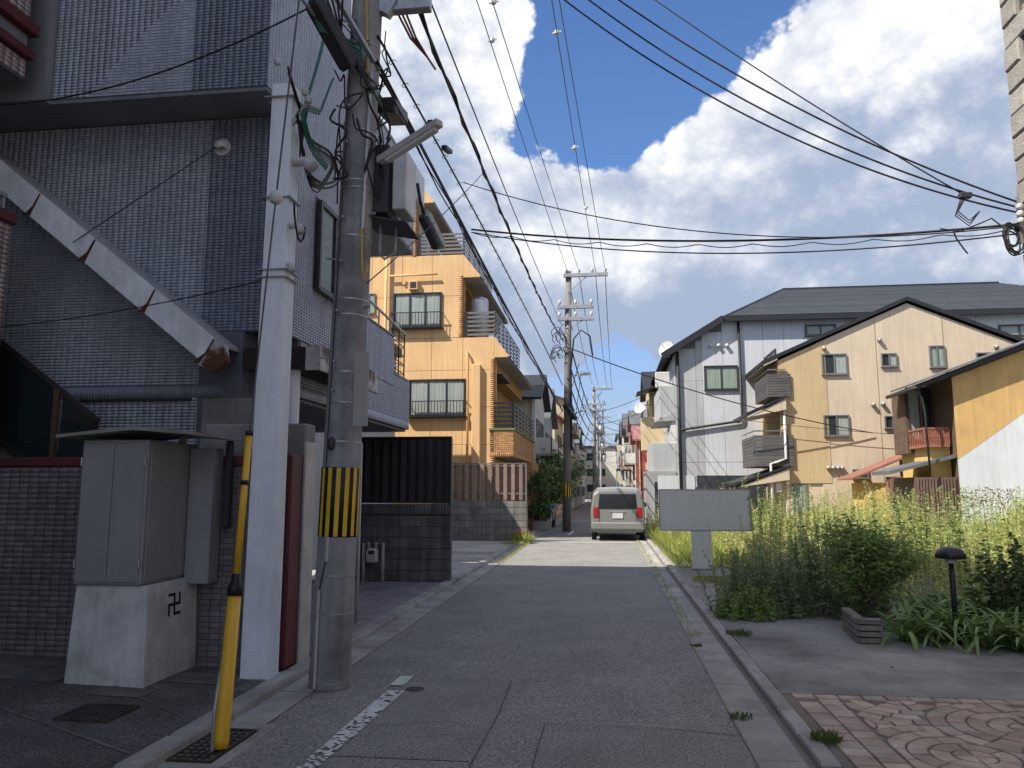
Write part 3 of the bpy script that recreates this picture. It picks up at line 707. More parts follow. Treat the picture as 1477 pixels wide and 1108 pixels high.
for i in range(14):
    a = 2*PI*i/14; m = MB()
    for k in range(2):
        a0, a1 = a-.11+k*.11, a+k*.11
        r = prad(1.5)+.007
        m.quad(*[(pxz(z)+r*math.cos(t), PBY+r*math.sin(t), z) for t, z in ((a0,1.255),(a1,1.255),(a1,1.835),(a0,1.835))])
    m.build('yellow_stripe', yellow_st, stripe, smooth=True)
for i, z in enumerate((2.55,2.80,3.25,3.7,4.1,4.45,4.8,5.15,5.5,6.0)):
    s = -1 if i % 2 else 1; MB().tube([(pxz(z)+s*prad(z)*.9,PBY-.05,z),(pxz(z)+s*(prad(z)+.06),PBY-.10,z+.005)], .011, 6).build('step_bolt', galv, up)
    MB().tube([(pxz(z)-.05,PBY-prad(z)*.9,z-.05),(pxz(z)-.05,PBY-prad(z)-.06,z-.05)], .010, 6).build('step_bolt', galv, up)
MB().tube([(pxz(0)-.06,PBY-prad(0)-.012,.03),(pxz(.9)-.075,PBY-prad(.9)-.012,.82)], .013, 8).build('ground_conduit', pvc, up)
MB().tube([(pxz(1)-.02,PBY-prad(1)-.01,1.05),(pxz(1.2)-.02,PBY-prad(1.2)-.01,1.25)], .014, 8).build('conduit_sleeve', pvc, up)
MB().tube([(pxz(.8)-.07,PBY-prad(.9)-.008,.82),(pxz(1)-.03,PBY-prad(1)-.008,1.06)] , .005, 5).tube([(pxz(z)-.08,PBY-prad(z)-.003,z) for z in (1.85,2.6,3.4,4.2,5,6)], .005, 5).build('ground_wire', cable_m, up)
MB().tube([(pxz(z)+.11,PBY-prad(z)*.8,z) for z in (3.95,4.4,5.0,5.45)], .022, 8).build('riser_conduit', galv, up)
MB().tube([(pxz(4)+.11,PBY-.14,3.95),(pxz(4)+.13,PBY-.16,3.6),(pxz(4)+.15,PBY-.16,3.45),(pxz(4)+.17,PBY-.12,3.62)], .008, 6).build('yellow_cable', cable_y, up); MB().tube([(pxz(5.4)+.10,PBY-.16,5.2),(pxz(5.5)+.09,PBY-.17,5.6),(pxz(6)+.05,PBY-.18,6.2)], .009, 6).build('yellow_cable', cable_y, up)
q0, q1 = ony(512,508,PBY-.19), ony(530,615,PBY-.19); MB().bbox(q0.x,q1.x,PBY-.198,PBY-.184,q1.z,q0.z,.003).build('placard', plategrey, up, label='blank beige plate fixed to the pole side')
MB().lathe((pxz(2.02)-.04,PBY-prad(2)-.012,1.98), [(.001,0),(.03,.02),(.035,.06),(.03,.1),(.001,.12)], 8).build('number_tag', darksteel, up)
# switch cabinets, closures and brackets on the pole
bx_ = ony(560,262,6.75)
m = MB().bbox(bx_.x-.14,bx_.x+.06,6.55,6.95,bx_.z-.38,bx_.z+.28,.01); m.build('dark_cabinet', darksteel, up)
MB().bbox(bx_.x+.09,bx_.x+.22,6.58,6.95,bx_.z-.34,bx_.z+.24,.01).build('white_cabinet', white_pl, up)
m = MB(); m.prism([(bx_.x-.17,6.5,bx_.z-.42),(bx_.x+.25,6.5,bx_.z-.50),(bx_.x+.25,6.5,bx_.z-.485),(bx_.x-.17,6.5,bx_.z-.40)], (0,.5,0)); m.build('cabinet_tray', darksteel, up)
MB().tube([(bx_.x-.05,6.7,bx_.z-.42),(bx_.x-.05,6.7,bx_.z-.72),(bx_.x-.0,6.68,bx_.z-.78),(bx_.x+.10,6.68,bx_.z-.72),(bx_.x+.10,6.7,bx_.z-.48)], .012, 6).build('cabinet_drip_loop', galv, up)
def closure(p, q, r, mat, parent, name='cable_closure'):
    p, q = Vector(p), Vector(q); d = (q-p).normalized(); u = d.cross(ZA).normalized(); w = u.cross(d); m = MB(); k = [(-.9,-1),(.9,-1),(1,-.6),(1,.7),(.6,1),(-.6,1),(-1,.7),(-1,-.6)]
    vs = []
    for t, s in ((0,.8),(.06,1),(.94,1),(1,.8)): vs += [p.lerp(q,t)+u*r*a*s+w*r*.75*c*s for a, c in k]
    m.add(vs, [tuple(reversed(range(8))), tuple(range(24,32))] + [(i*8+j, i*8+(j+1)%8, i*8+8+(j+1)%8, i*8+8+j) for i in range(3) for j in range(8)])
    return m.build(name, mat, parent)
closure(ony(452,0,5.9), ony(506,98,6.25), .085, darksteel, up); closure(ony(556,150,6.9), ony(576,172,7.5), .10, darksteel, up)
closure(ony(500,60,6.2), ony(524,102,6.3), .05, blacksteel, up)
MB().bar(ony(470,-30,5.9), ony(540,90,6.3), .05, .03).bar(ony(430,-10,5.8), ony(512,98,6.3), .025, .025).build('support_arm', galv, up)
MB().bbox(pxz(6)-.1,pxz(6)+.62,PBY-.05,PBY+.05,ony(580,15,6.5).z,ony(580,-6,6.5).z,.006).build('cross_arm', galv, up)
MB().bar(ony(556,22,6.5), ony(570,0,6.5), .10, .08).build('arm_bracket', galv, up)
lamp = MB(); la, lb = ony(548,232,6.35), ony(634,177,5.95)
lamp.bar(la, lb, .075, .055); lamp.build('street_lamp_housing', pvc, up)
d_ = (lb-la).normalized(); MB().bar(la+d_*.1-ZA*.042, lb-d_*.04-ZA*.042, .055, .03).build('street_lamp_diffuser', lens_m, up)
# tangle of cables hugging the pole
tg = MB(); R = random.Random(3)
for k in range(16):
    z0 = R.uniform(4.9,5.9); pts = []; a = R.uniform(0,6.28)
    for i in range(7):
        z = z0 - i*R.uniform(.05,.16); aa = a + i*R.uniform(.1,.4); r = prad(z)+.03+R.uniform(0,.10)
        pts.append((pxz(z)+r*math.cos(aa), PBY+r*math.sin(aa), z))
    tg.tube(curvy(pts), R.choice((.006,.008,.011)), 5)
for k in range(7):
    o = Vector((0,0,k*.012)); tg.tube([ony(440+k*9,-20+k*4,5.95)+o, ony(492,60,6.1)+o, ony(530,110+k*4,6.3)+o, ony(556,150+k*4,6.9)+o], .010, 6)
tg.build('cable_tangle', cable_m, up)
m = MB()
for k in range(3): m.tube([ony(446+k*4,0,5.9), ony(462+k*3,45,6.0), ony(496,55+k*3,6.1), ony(520,66+k*8,6.25), ony(528,110,6.3), ony(548,150,6.5)], .012, 6)
m.build('green_cable', cable_g, up)
# ------------------------------------------------------------------ window builder
def window(parent, o, U, V, w, h, frame=alu_grey, cur=curtain, ft=.045, n=2, depth=.05, cover=(0,1), rail=False, grid=False):
    """window on a wall face: o lower corner on the wall, U along, V up, outward normal U x V."""
    o = Vector(o); U = Vector(U).normalized(); V = Vector(V).normalized(); W = U.cross(V)
    def bx(a0, a1, b0, b1, c0, c1, mb): mb.obox(o+U*(a0+a1)/2+V*(b0+b1)/2+W*(c0+c1)/2, U*(a1-a0)/2, V*(b1-b0)/2, W*(c1-c0)/2)
    m = MB(); bx(0,w,0,ft,.002,depth,m); bx(0,w,h-ft,h,.002,depth,m); bx(0,ft,ft,h-ft,.002,depth,m); bx(w-ft,w,ft,h-ft,.002,depth,m)
    win = m.build('window', frame, parent)
    m = MB(); bx(ft,w-ft,ft,h-ft,.002,.006,m); m.build('backing', room, win)
    if cur is not None:
        m = MB(); a0 = ft+(w-2*ft)*cover[0]; a1 = ft+(w-2*ft)*cover[1]; k = max(8, int((a1-a0)/.035)); vs = []; fs = []
        for i in range(k+1):
            a = a0+(a1-a0)*i/k; d = .016+.005*math.sin(i*1.7)+.003*math.sin(i*.7)
            vs += [o+U*a+V*(ft*1.05)+W*d, o+U*a+V*(h-ft*1.05)+W*d]
        for i in range(k): fs.append((2*i,2*i+2,2*i+3,2*i+1))
        m.add(vs, fs); m.build('curtain', cur, win, smooth=True)
    pw = (w-2*ft)/n
    for i in range(n):
        m = MB(); a0 = ft+pw*i+(.012 if i else .001); a1 = ft+pw*(i+1)-(.012 if i < n-1 else .001); c = .028+.006*(i%2); m.quad(*[o+U*a+V*b_+W*c for a, b_ in ((a0,ft+.001),(a1,ft+.001),(a1,h-ft-.001),(a0,h-ft-.001))]); m.build('pane', pane, win)
    if n > 1:
        m = MB()
        for i in range(1, n): bx(ft+pw*i-.02, ft+pw*i+.02, ft+.001, h-ft-.001, .02, depth-.008, m)
        if grid: bx(ft+.001,w-ft-.001,h/2-.012,h/2+.012,.037,.044,m)
        m.build('mullion', frame, win)
    m = MB(); bx(-.03,w+.03,-.03,-.002,.001,depth+.03,m); m.build('sill', frame, win)
    return win
# ------------------------------------------------------------------ grey tiled apartment building
XS, YF, YR, YE, TOPH, YT, LOWH = -3.5, 7.25, 7.78, 13.45, 15.0, 9.75, 7.46
SOF = 5.86
gb = thing('tiled_apartment_building', 'grey blue tiled apartment block with overhanging upper storeys above the boundary wall', 'building', (-6, 9, .05))
b = MB()
b.box(-9.5, XS-.012, YF+.012, YT, SOF, TOPH)            # tall front volume
b.box(-9.5, XS-.012, YT+.001, YE, 5.97, LOWH)             # lower rear volume
b.build('upper_wall', grout, gb)
MB().box(-9.5, XS-.001, YF+.001, YT-.005, SOF-.035, SOF-.002).box(-9.5, XS-.001, YT-.004, YE-.001, 5.935, 5.968).build('soffit', soffit_m, gb)
b = MB(); b.box(-9.5, XS-.012, YR+.012, 10.9, 3.35, SOF-.04); b.box(-9.5, -3.9, YR+.012, 8.3, .05, 3.348)
b.box(-3.75, XS-.012, 10.902, 12.30, 3.10, 4.165); b.box(-3.72, XS-.0125, 8.35, YE-.1, 2.70, 3.345); b.box(-3.72, XS-.0125, 12.302, YE-.1, 3.346, 3.55)
b.build('lower_wall', grout, gb)
PU, PV = .074, .0345
# tile fields: light lavender-grey, darker blue-grey beside the corner
xsplit_u = ony(281,60,YF).x; xsplit_l = ony(300,300,YR).x; xl = ony(73,146,YF).x
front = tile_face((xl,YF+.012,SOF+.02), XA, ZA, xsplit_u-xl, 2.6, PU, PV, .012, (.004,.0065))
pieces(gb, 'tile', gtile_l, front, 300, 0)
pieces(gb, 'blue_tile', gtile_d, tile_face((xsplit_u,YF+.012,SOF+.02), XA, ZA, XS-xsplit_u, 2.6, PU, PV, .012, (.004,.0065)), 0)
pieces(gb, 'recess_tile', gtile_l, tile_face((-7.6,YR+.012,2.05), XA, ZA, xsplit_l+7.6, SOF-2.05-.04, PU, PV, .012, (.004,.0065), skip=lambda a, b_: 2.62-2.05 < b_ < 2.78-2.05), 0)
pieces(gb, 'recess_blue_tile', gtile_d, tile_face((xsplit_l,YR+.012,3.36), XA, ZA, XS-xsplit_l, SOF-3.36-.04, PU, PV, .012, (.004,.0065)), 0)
pieces(gb, 'soldier_tile', gtile_d, tile_face((-7.6,YR+.012,2.63), XA, ZA, 3.5, .14, .036, .14, .014, .005), 0)
U2 = YA    # street face: U along +Y, V up, normal +X
wy0, wy1, wz0, wz1 = 8.74, 9.86, 4.07, 5.19
sk = lambda a, b_: wy0-.05 < YR+a < wy1+.05 and wz0-.03 < 3.36+b_ < wz1+.03
pieces(gb, 'street_tile', gtile_l, tile_face((XS-.012,YF,SOF+.02), U2, ZA, YT-YF, 3.2, PU, PV, .012, (.004,.0065)) +
       tile_face((XS-.012,YT+.002,5.99), U2, ZA, YE-YT, LOWH-5.99, PU, PV, .012, (.004,.0065)) +
       tile_face((XS-.012,YR,3.36), U2, ZA, 10.9-YR, SOF-.04-3.36, PU, PV, .012, (.004,.0065), skip=sk) +
       tile_face((XS-.012,10.902,3.36), U2, ZA, 1.398, 4.165-3.36, PU, PV, .012, (.004,.0065)) +
       tile_face((XS-.0125,8.4,2.84), U2, ZA, YE-.1-8.4, 3.345-2.84, PU, PV, .012, (.004,.0065)) + tile_face((XS-.0125,12.302,3.347), U2, ZA, YE-.1-12.302, .2, PU, PV, .012, (.004,.0065)) +
       tile_face((XS-.0125,8.4,2.70), U2, ZA, YE-.1-8.4, .137, .037, .137, .012, .005), 0)
MB().bbox(-3.76,XS+.01,10.88,12.31,4.168,4.20,.006).bbox(-3.73,XS+.008,12.32,YE-.09,3.553,3.585,.006).bbox(-9.5,XS+.012,YT+.01,YE+.01,LOWH+.002,LOWH+.06,.01).build('coping', alu_grey, gb)
MB().box(-9.5,xl-.004,YF-.10,YF+.30,SOF-.03,TOPH).build('concrete_pilaster', M('plain_render', (.23,.235,.24), .9, .14, 2, .15, 60, streak=.16), gb)
window(gb, (XS+.001,wy0,wz0), YA, ZA, wy1-wy0, wz1-wz0, alu_dark, curtain_w, .05, 2, .06, (0,.45))
# round vent hood on the recessed facade
v = ony(321,213,YR); vm_ = MB(); n = 14
for i in range(7):
    ph = PI/2*i/6; r = .085*math.cos(ph); d = .10*math.sin(ph)
    for j in range(n): vm_.v.append((v.x+r*math.cos(2*PI*j/n), YR-.004-d, v.z+r*math.sin(2*PI*j/n)))
for i in range(6):
    for j in range(n):
        if i < 4 and math.sin(2*PI*(j+.5)/n) < -.35: continue     # open underside
        vm_.f.append((i*n+j, i*n+(j+1)%n, i*n+n+(j+1)%n, i*n+n+j))
vent = vm_.build('vent_hood', white_pl, gb, smooth=True)
MB().tube([(v.x,YR+.005,v.z),(v.x,YR-.012,v.z)], .098, 18).build('flange', white_pl, vent)
# outdoor stair: sloping steel roof with rusty joints, glass balustrade
fa, fb = ony(62,285,7.3), ony(312,494,7.3); sl_ = (fb.z-fa.z)/(fb.x-fa.x)
fz = lambda x: fa.z + (x-fa.x)*sl_
thk = .285; xL, xR = -7.4, fb.x
st = MB().prism([(xL,7.302,fz(xL)+.02),(xR,7.302,fz(xR)+.02),(xR,7.302,fz(xR)-.02),(xL,7.302,fz(xL)-.02)], (0,.50,0))
st.build('stair_roof', M('stair_roof_sheet', (.40,.41,.42), .5, .18, 3, streak=.1), gb)
joints = [ony(px,py,7.3).x for px, py in ((62,285),(141,352),(227,423),(312,494))]
edges = [xL] + joints
for i in range(len(edges)-1):
    a, c = edges[i]+.006, edges[i+1]-.006
    dx = thk*.62   # joints lie across the slope
    m = MB().prism([(a,7.26,fz(a)+.03),(c,7.26,fz(c)+.03),(c-dx*.62,7.26,fz(c)+.03-thk*.86),(a-dx*.62,7.26,fz(a)+.03-thk*.86)], (0,.04,0)); m.build('fascia_panel', M('stained_white_steel',(.78,.79,.81),.5,.16,2.5,.06,40,streak=.16,col2=(.36,.20,.12),c2lo=.60,c2hi=.74), gb)
    w = .022 + .01*(i % 2)
    MB().prism([(c-.01,7.255,fz(c)+.02),(c+.012,7.255,fz(c)+.028),(c+.012-dx*.62,7.255,fz(c)+.03-thk*.86),(c-dx*.62-w*3.2,7.255,fz(c)+.03-thk*.84),(c-dx*.3-w,7.255,fz(c)-thk*.40)], (0,.004,0)).build('rust_stain', rust, gb)
eb = MB().prism([(xR+.005,7.24,fz(xR)-.00),(xR+.11,7.24,fz(xR)-.03),(xR+.14,7.24,fz(xR)-.20),(xR+.02,7.24,fz(xR)-.31),(xR-.15,7.24,fz(xR)-.24)], (0,.10,0)); eb.build('fascia_end', rusty, gb)
# flat steel canopy over the carport: dark beam, white fascia with rust, column
cz0, cz1 = 2.90, 3.165
MB().box(xR+.1,-3.16,7.72,7.95,cz0+.02,cz1-.01).box(-4.1,-3.03,7.96,9.75,cz0+.05,cz1-.03).build('canopy_beam', M('rusted_dark_beam',(.035,.024,.022),.8,.3,6,.2,50,col2=(.085,.032,.018),c2lo=.5,c2hi=.62), gb)
MB().bbox(-3.155,-2.99,7.70,7.74,cz0,cz1,.004).bbox(-3.03,-2.99,7.745,9.80,cz0,cz1,.004).build('canopy_fascia', rusty, gb)
MB().tube([(-3.33,7.85,2.24),(-3.33,7.85,cz0+.03)], .062, 14).lathe((-3.33,7.85,2.24), [(.085,0),(.085,.015),(.065,.018)], 14).build('column', white_steel, gb)
# carport void: back walls and ceiling in raw dark render
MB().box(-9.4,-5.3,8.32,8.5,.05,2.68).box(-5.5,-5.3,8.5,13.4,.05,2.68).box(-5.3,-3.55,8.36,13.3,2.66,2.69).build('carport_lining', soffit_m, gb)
# stair balustrade below: tinted glass panels, bronze post, handrail
ra, rb = ony(0,492,7.32), ony(172,632,7.32)
rz = lambda x: ra.z + (x-ra.x)*(rb.z-ra.z)/(rb.x-ra.x)
for x0, x1 in ((-7.3,ony(76,600,7.32).x-.02),(ony(86,600,7.32).x+.02,-5.2)):
    MB().prism([(x0,7.32,rz(x0)-.03),(x1,7.32,rz(x1)-.03),(x1,7.32,rz(x1)-.95),(x0,7.32,rz(x0)-.95)], (0,.008,0)).build('glass_panel', M('tinted_glass',(.018,.028,.030),.08,.1,2,spec=.6), gb)
px_ = ony(81,600,7.32).x
MB().box(px_-.025,px_+.025,7.29,7.34,rz(px_)-1.3,rz(px_)-.01).build('balustrade_post', M('bronze',(.17,.12,.06),.45,.2,4,metal=.5), gb)
MB().bar((-7.3,7.325,rz(-7.3)),(-5.2,7.325,rz(-5.2)),.05,.04,up=(0,1,0)).bar((-7.3,7.325,rz(-7.3)-.98),(-5.2,7.325,rz(-5.2)-.98),.05,.05,up=(0,1,0)).build('handrail', alu_dark, gb)
MB().prism([(-7.3,7.36,rz(-7.3)-1.0),(-5.2,7.36,rz(-5.2)-1.0),(-5.2,7.36,rz(-5.2)-1.35),(-7.3,7.36,rz(-7.3)-1.35)], (0,.38,0)).build('stair_flight', concrete, gb)
MB().bbox(-4.32,-3.52,YR-.01,YR+.01,2.05,2.62,.004).build('concrete_panel', concrete, gb)
MB().box(-5.75,-4.45,YR-.03,YR+.011,2.60,2.628).build('ledge', darksteel, gb)
# balcony handrail and folded lattice on the street side
hr = MB(); p0, p1 = Vector((XS-.06,10.75,4.52)), Vector((XS-.06,13.25,4.40))
hr.tube([p0,p1], .022, 8)
for y in (10.9,11.6,12.25): hr.tube([(XS-.06,y,4.19),(XS-.06,y,4.50)], .014, 6)
hr.build('handrail', galv, gb)
lt = MB()
for k in range(10):
    z = 3.62+k*.08; lt.bar((XS-.06,12.42,z),(XS-.06,13.15,z-.03 if k%2 else z+.03),.012)
    lt.bar((XS-.06,12.42+.2*(k%3),z),(XS-.06,12.62+.2*(k%3),z+.08),.01)
for y in (12.42,12.8,13.16): lt.bar((XS-.06,y,3.58),(XS-.06,y,4.44),.02)
lt.build('lattice_rail', darksteel, gb)
MB().bbox(-3.49,-3.27,12.62,13.30,6.75,7.35,.02).build('air_conditioner', white_pl, gb)
# overhead lines clipped to the facade
m = MB()
m.tube(cable(ony(0,152,YF-.05), ony(448,10,6.4), .20, 20), .009, 5); m.build('facade_cable', cable_m, gb)
m = MB(); m.tube(cable(ony(105,350,7.2), ony(318,208,YR-.05), .0, 6), .006, 5); m.tube(cable(ony(0,472,7.2), ony(381,404,6.45), .05, 12), .006, 5); m.build('facade_wire', cable_m, gb)
# ------------------------------------------------------------------ pink tiled neighbour at the left edge
pk = thing('pink_tiled_building', 'pink tiled building with dark red ledges beside the grey tiled block', 'building', (-8, 4, .1))
PXW, PYE = -6.0, 6.88
MB().box(-14,PXW-.012,-6.5,PYE-.012,5.90,18).box(-14,PXW-.012,-6.5,PYE-.012,1.95,4.32).box(-14,PXW-.9,-6.5,PYE-1.2,.05,5.9).build('wall', grout, pk)
pieces(pk, 'tile', ptile, tile_face((PXW-.012,2.4,6.55), YA, ZA, PYE-2.4, 1.6, .1, .05, .012, .007) + tile_face((PXW-.012,2.4,2.4), YA, ZA, PYE-2.4, 1.92, .1, .05, .012, .007) + tile_face((PXW-.012,2.4,5.92), YA, ZA, PYE-2.4, .2, .1, .05, .012, .007), 120)
MB().bbox(-6.5,PXW+.09,2,PYE+.05,6.40,6.53,.01).bbox(-6.5,PXW+.07,2,PYE+.03,6.13,6.23,.01).bbox(-6.4,PXW+.04,2,PYE+.04,4.325,4.45,.02).build('ledge', redcap, pk)
MB().bbox(-6.45,PXW+.005,2,PYE-.01,6.232,6.40,.01).build('ledge_panel', soffit_m, pk)
MB().bar((PXW-.05,3,4.62),(PXW-.05,PYE-.05,4.62),.04).bar((PXW-.05,PYE-.08,4.45),(PXW-.05,PYE-.08,4.6),.03).build('rail', galv, pk)
# ------------------------------------------------------------------ block wall with black board fence behind the carport
FY = 13.5
dk = thing('block_wall_and_fence', 'dark stained block wall carrying a black board fence and gas meter pipes', 'fence', (-3.7, FY, .05))
MB().box(-4.5,-2.765,FY+.012,FY+.14,.04,1.39).build('core', mortar, dk)
pieces(dk, 'block', blk_d, tile_face((-4.5,FY+.012,.05), XA, ZA, 1.735, 1.16, .40, .19, .014, .010) + tile_face((-2.765,FY+.005,.05), YA, ZA, .135, 1.16, .3, .19, .012, .010), 300, .03)
sp_ = []
for i in range(34):
    sp_.append((Vector((-4.5+.051*(i+.5), FY-.002+random.uniform(-.006,.006), 1.30)), (.043,.165,.03), XA, ZA))
pieces(dk, 'coping_brick', blk_d, sp_, 300, .05)
fz0, fz1 = 1.41, 2.56
MB().box(-4.52,-2.76,FY+.05,FY+.075,fz0,fz1).build('backing', blacksteel, dk)
pieces(dk, 'board', board_b, [(Vector((-4.46+i*.165, FY+.036, (fz0+fz1)/2)), (.10, fz1-fz0-.02, .024), XA, ZA) for i in range(11)], 300, .03)
MB().box(-4.52,-2.76,FY+.0,FY+.10,fz1,fz1+.03).box(-2.80,-2.755,FY-.01,FY+.11,1.2,fz1-.002).build('frame', blacksteel, dk)
MB().box(-4.95,-4.53,FY-.3,FY-.25,.05,2.5).build('door_leaf', blacksteel, dk)
gm = thing('gas_meter', 'grey gas meter with white pipes before the dark block wall', 'gas meter', (-4.2, 13.35, .05))
gc_ = ony(537,800,13.36)
MB().bbox(gc_.x-.10,gc_.x+.10,13.30,13.42,gc_.z-.14,gc_.z+.11,.03).build('meter_body', white_pl, gm)
MB().box(gc_.x-.05,gc_.x+.05,13.292,13.299,gc_.z+.01,gc_.z+.07).build('dial', M('meter_dial',(.05,.06,.07),.2,.1,5), gm)
MB().tube([(gc_.x-.07,13.37,gc_.z+.1),(gc_.x-.07,13.37,gc_.z+.2),(gc_.x-.16,13.37,gc_.z+.2),(gc_.x-.16,13.37,.05)], .026, 8).build('pipe', pvc, gm, smooth=True)
MB().tube([(gc_.x+.06,13.37,gc_.z+.1),(gc_.x+.06,13.37,gc_.z+.2),(gc_.x+.19,13.37,gc_.z+.2),(gc_.x+.19,13.37,.05)], .03, 8).build('pipe', pvc, gm, smooth=True)
dp = thing('downpipe', 'thin pale standpipe rising behind the utility pole', 'pipe', (-2.9, 9.9, .05))
pp = onz(514,900,.05); MB().tube([(pp.x,pp.y,.05),(pp.x,pp.y,ony(521,640,pp.y).z)], .022, 8).build('pipe', pvc, dp, smooth=True); MB().bbox(pp.x-.04,pp.x+.04,pp.y-.04,pp.y+.04,.05,.07,.004).build('flange', galv, dp)
# ------------------------------------------------------------------ rough block wall with brown board fence before the orange building
BY = 24.5
wl = thing('block_garden_wall', 'weathered grey block wall topped by brown vertical boards before the orange building', 'wall', (-3.8, BY, .04))
MB().box(-5.6,-2.56,BY+.012,BY+.16,.03,1.28).build('core', mortar, wl)
pieces(wl, 'block', blk, tile_face((-5.6,BY+.012,.04), XA, ZA, 3.04, 1.24, .44, .207, .016, .012) + tile_face((-2.56,BY,.04), YA, ZA, .16, 1.24, .3, .207, .014, .012), 300, .03)
MB().bar((-5.6,BY+.07,2.40),(-2.58,BY+.07,2.40),.04,.05).bar((-5.6,BY+.07,1.52),(-2.58,BY+.07,1.52),.04,.05).bar((-5.6,BY+.07,2.475),(-2.56,BY+.07,2.475),.06,.03).bar((-2.585,BY+.07,1.29),(-2.585,BY+.07,2.46),.05).bar((-4.0,BY+.07,1.29),(-4.0,BY+.07,2.46),.05).build('rail', alu_grey, wl)
fb_ = []
for i in range(12):
    x = -5.5+i*.25; fb_.append((Vector((x, BY+.035, 1.875)), (.115,1.14,.02), XA, ZA)); fb_.append((Vector((x+.115, BY+.115, 1.875)), (.10,1.14,.02), XA, ZA))
pieces(wl, 'board', board_br, fb_, 300, .03)
# ------------------------------------------------------------------ orange apartment house with stepped terraces
OY, OB = 25.8, 35.0
ob = thing('orange_apartment_house', 'orange rendered apartment house with terraces stepping back floor by floor', 'building', (-6, 29, .04))
TX = (-3.80, -4.92, -6.62); TZ = (6.86, 9.84, 12.45)      # terrace edges and parapet tops
b = MB()
b.box(-12, TX[0]-.05, OY+.02, OB, .04, 2.7); b.box(-12, -4.35, OY+.6, OB, 2.7, TZ[0]-1.2); b.box(-12, TX[0]-.05, OY+.02, OY+.6, 2.7, TZ[0]-.02)
b.box(-12, TX[0]-.052, OY+.6, OB, TZ[0]-1.2, TZ[0]-.30)
b.box(-12, TX[1]-.05, OY+.021, OY+.5, TZ[0]-.02, TZ[1]-.02); b.box(-12, TX[1]-.9, OY+.5, OB, TZ[0]-.30, TZ[1]-1.0); b.box(-12, TX[1]-.051, OY+.5, OB, TZ[1]-1.0, TZ[1]-.30)
b.box(-12, TX[2]-.5, OY+.9, OB, TZ[1]-.30, TZ[2]-.6); b.box(-12, TX[2]-.01, OY+.022, OY+.9, TZ[1]-.02, TZ[2]+.15)
b.build('wall', orange_g, ob)
# rendered panels with recessed joints on the front
def panel_front(x0, x1, z0, z1, pw, ph): return tile_face((x0,OY+.02,z0), XA, ZA, x1-x0, z1-z0, pw, ph, .02, .012)
pieces(ob, 'render_panel', orange_w, panel_front(-9.3,TX[0],.6,TZ[0],1.1,1.28) + panel_front(-9.3,TX[1],TZ[0]+.002,TZ[1],1.1,1.49) + panel_front(-9.3,TX[2],TZ[1]+.002,TZ[2]+.15,1.1,1.3), 300, .006)
side = MB()
side.box(TX[0]-.05,TX[0],OY+.021,OY+.6,2.9,TZ[0]); side.box(TX[1]-.05,TX[1],OY+.021,OY+.5,TZ[0],TZ[1]); side.box(TX[2]-.01,TX[2]+.01,OY+.03,OY+.9,TZ[1],TZ[2]+.14); side.build('side_render', orange_w, ob)
# brick quoin strips at the corners of each floor
qs = []
for X_, z0, z1 in ((TX[0],.9,TZ[0]-.75),(TX[1],TZ[0]+.05,TZ[1]-.75),(TX[2],TZ[1],TZ[2]-.2)):
    qs += tile_face((X_-.13,OY,z0), XA, ZA, .13, z1-z0, .13, .068, .02, .010) + tile_face((X_,OY,z0), YA, ZA, .3, z1-z0, .15, .068, .02, .010)
pieces(ob, 'brick', obrick, qs, 0)
# skirt roofs below the terraces, slatted terrace railings, brick balcony
for i, (X_, z) in enumerate(zip(TX, TZ)):
    e = (.50,.62,.62)[i]; dz = (.66,.78,.75)[i]; far = (OB-.5, 33.5, 32.0)[i]
    if i == 2: z += .15
    m = MB().prism([(X_,OY+.0,z),(X_+e,OY+.0,z-dz),(X_+e-.04,OY,z-dz-.05),(X_,OY,z-dz-.05)], (0,.10,0)); m.build('skirt_front', orange_w, ob)
    MB().prism([(X_+.01,OY+.10,z+.0),(X_+e,OY+.10,z-dz+.01),(X_+e,OY+.10,z-dz-.04),(X_+.01,OY+.10,z-.10)], (0,far-OY-.1,0)).build('skirt_roof', roof_edge, ob)
    MB().prism([(X_-.4,OY+.11,z-dz-.045),(X_+e-.03,OY+.11,z-dz-.045),(X_+e-.03,OY+.11,z-dz-.085),(X_-.4,OY+.11,z-dz-.085)], (0,far-OY-.12,0)).build('soffit', M('terrace_soffit',(.30,.285,.26),.9,.12,1.5), ob)
def slat_rail(X_, x_in, y0, y1, z0, z1, n, mat, front=True):
    for yy in np.arange(y0, y1, 1.1): MB().bar((X_,yy,z0),(X_,yy,z1),.045,.045).build('rail_post', mat, ob)
    if front:
        for xx in (x_in+.05, X_-.001): MB().bar((xx,y0-.05,z0),(xx,y0-.05,z1),.045,.045).build('rail_post', mat, ob)
    for k in range(n):
        z = z0+(z1-z0)*(k+.6)/n; m = MB().bar((X_+.03,y0,z),(X_+.03,y1,z),.022,(z1-z0)/n*.52)
        if front: m.bar((x_in,y0-.085,z),(X_+.01,y0-.085,z),.022,(z1-z0)/n*.52)
        m.build('rail_slat', mat, ob)
slat_rail(TX[0]-.02, TX[1]+.05, OY+.2, 33.5, TZ[0]+.03, TZ[0]+.95, 6, alu_grey); slat_rail(TX[1]-.02, TX[2]+.05, OY+.2, 32.5, TZ[1]+.03, TZ[1]+.85, 6, alu_grey)
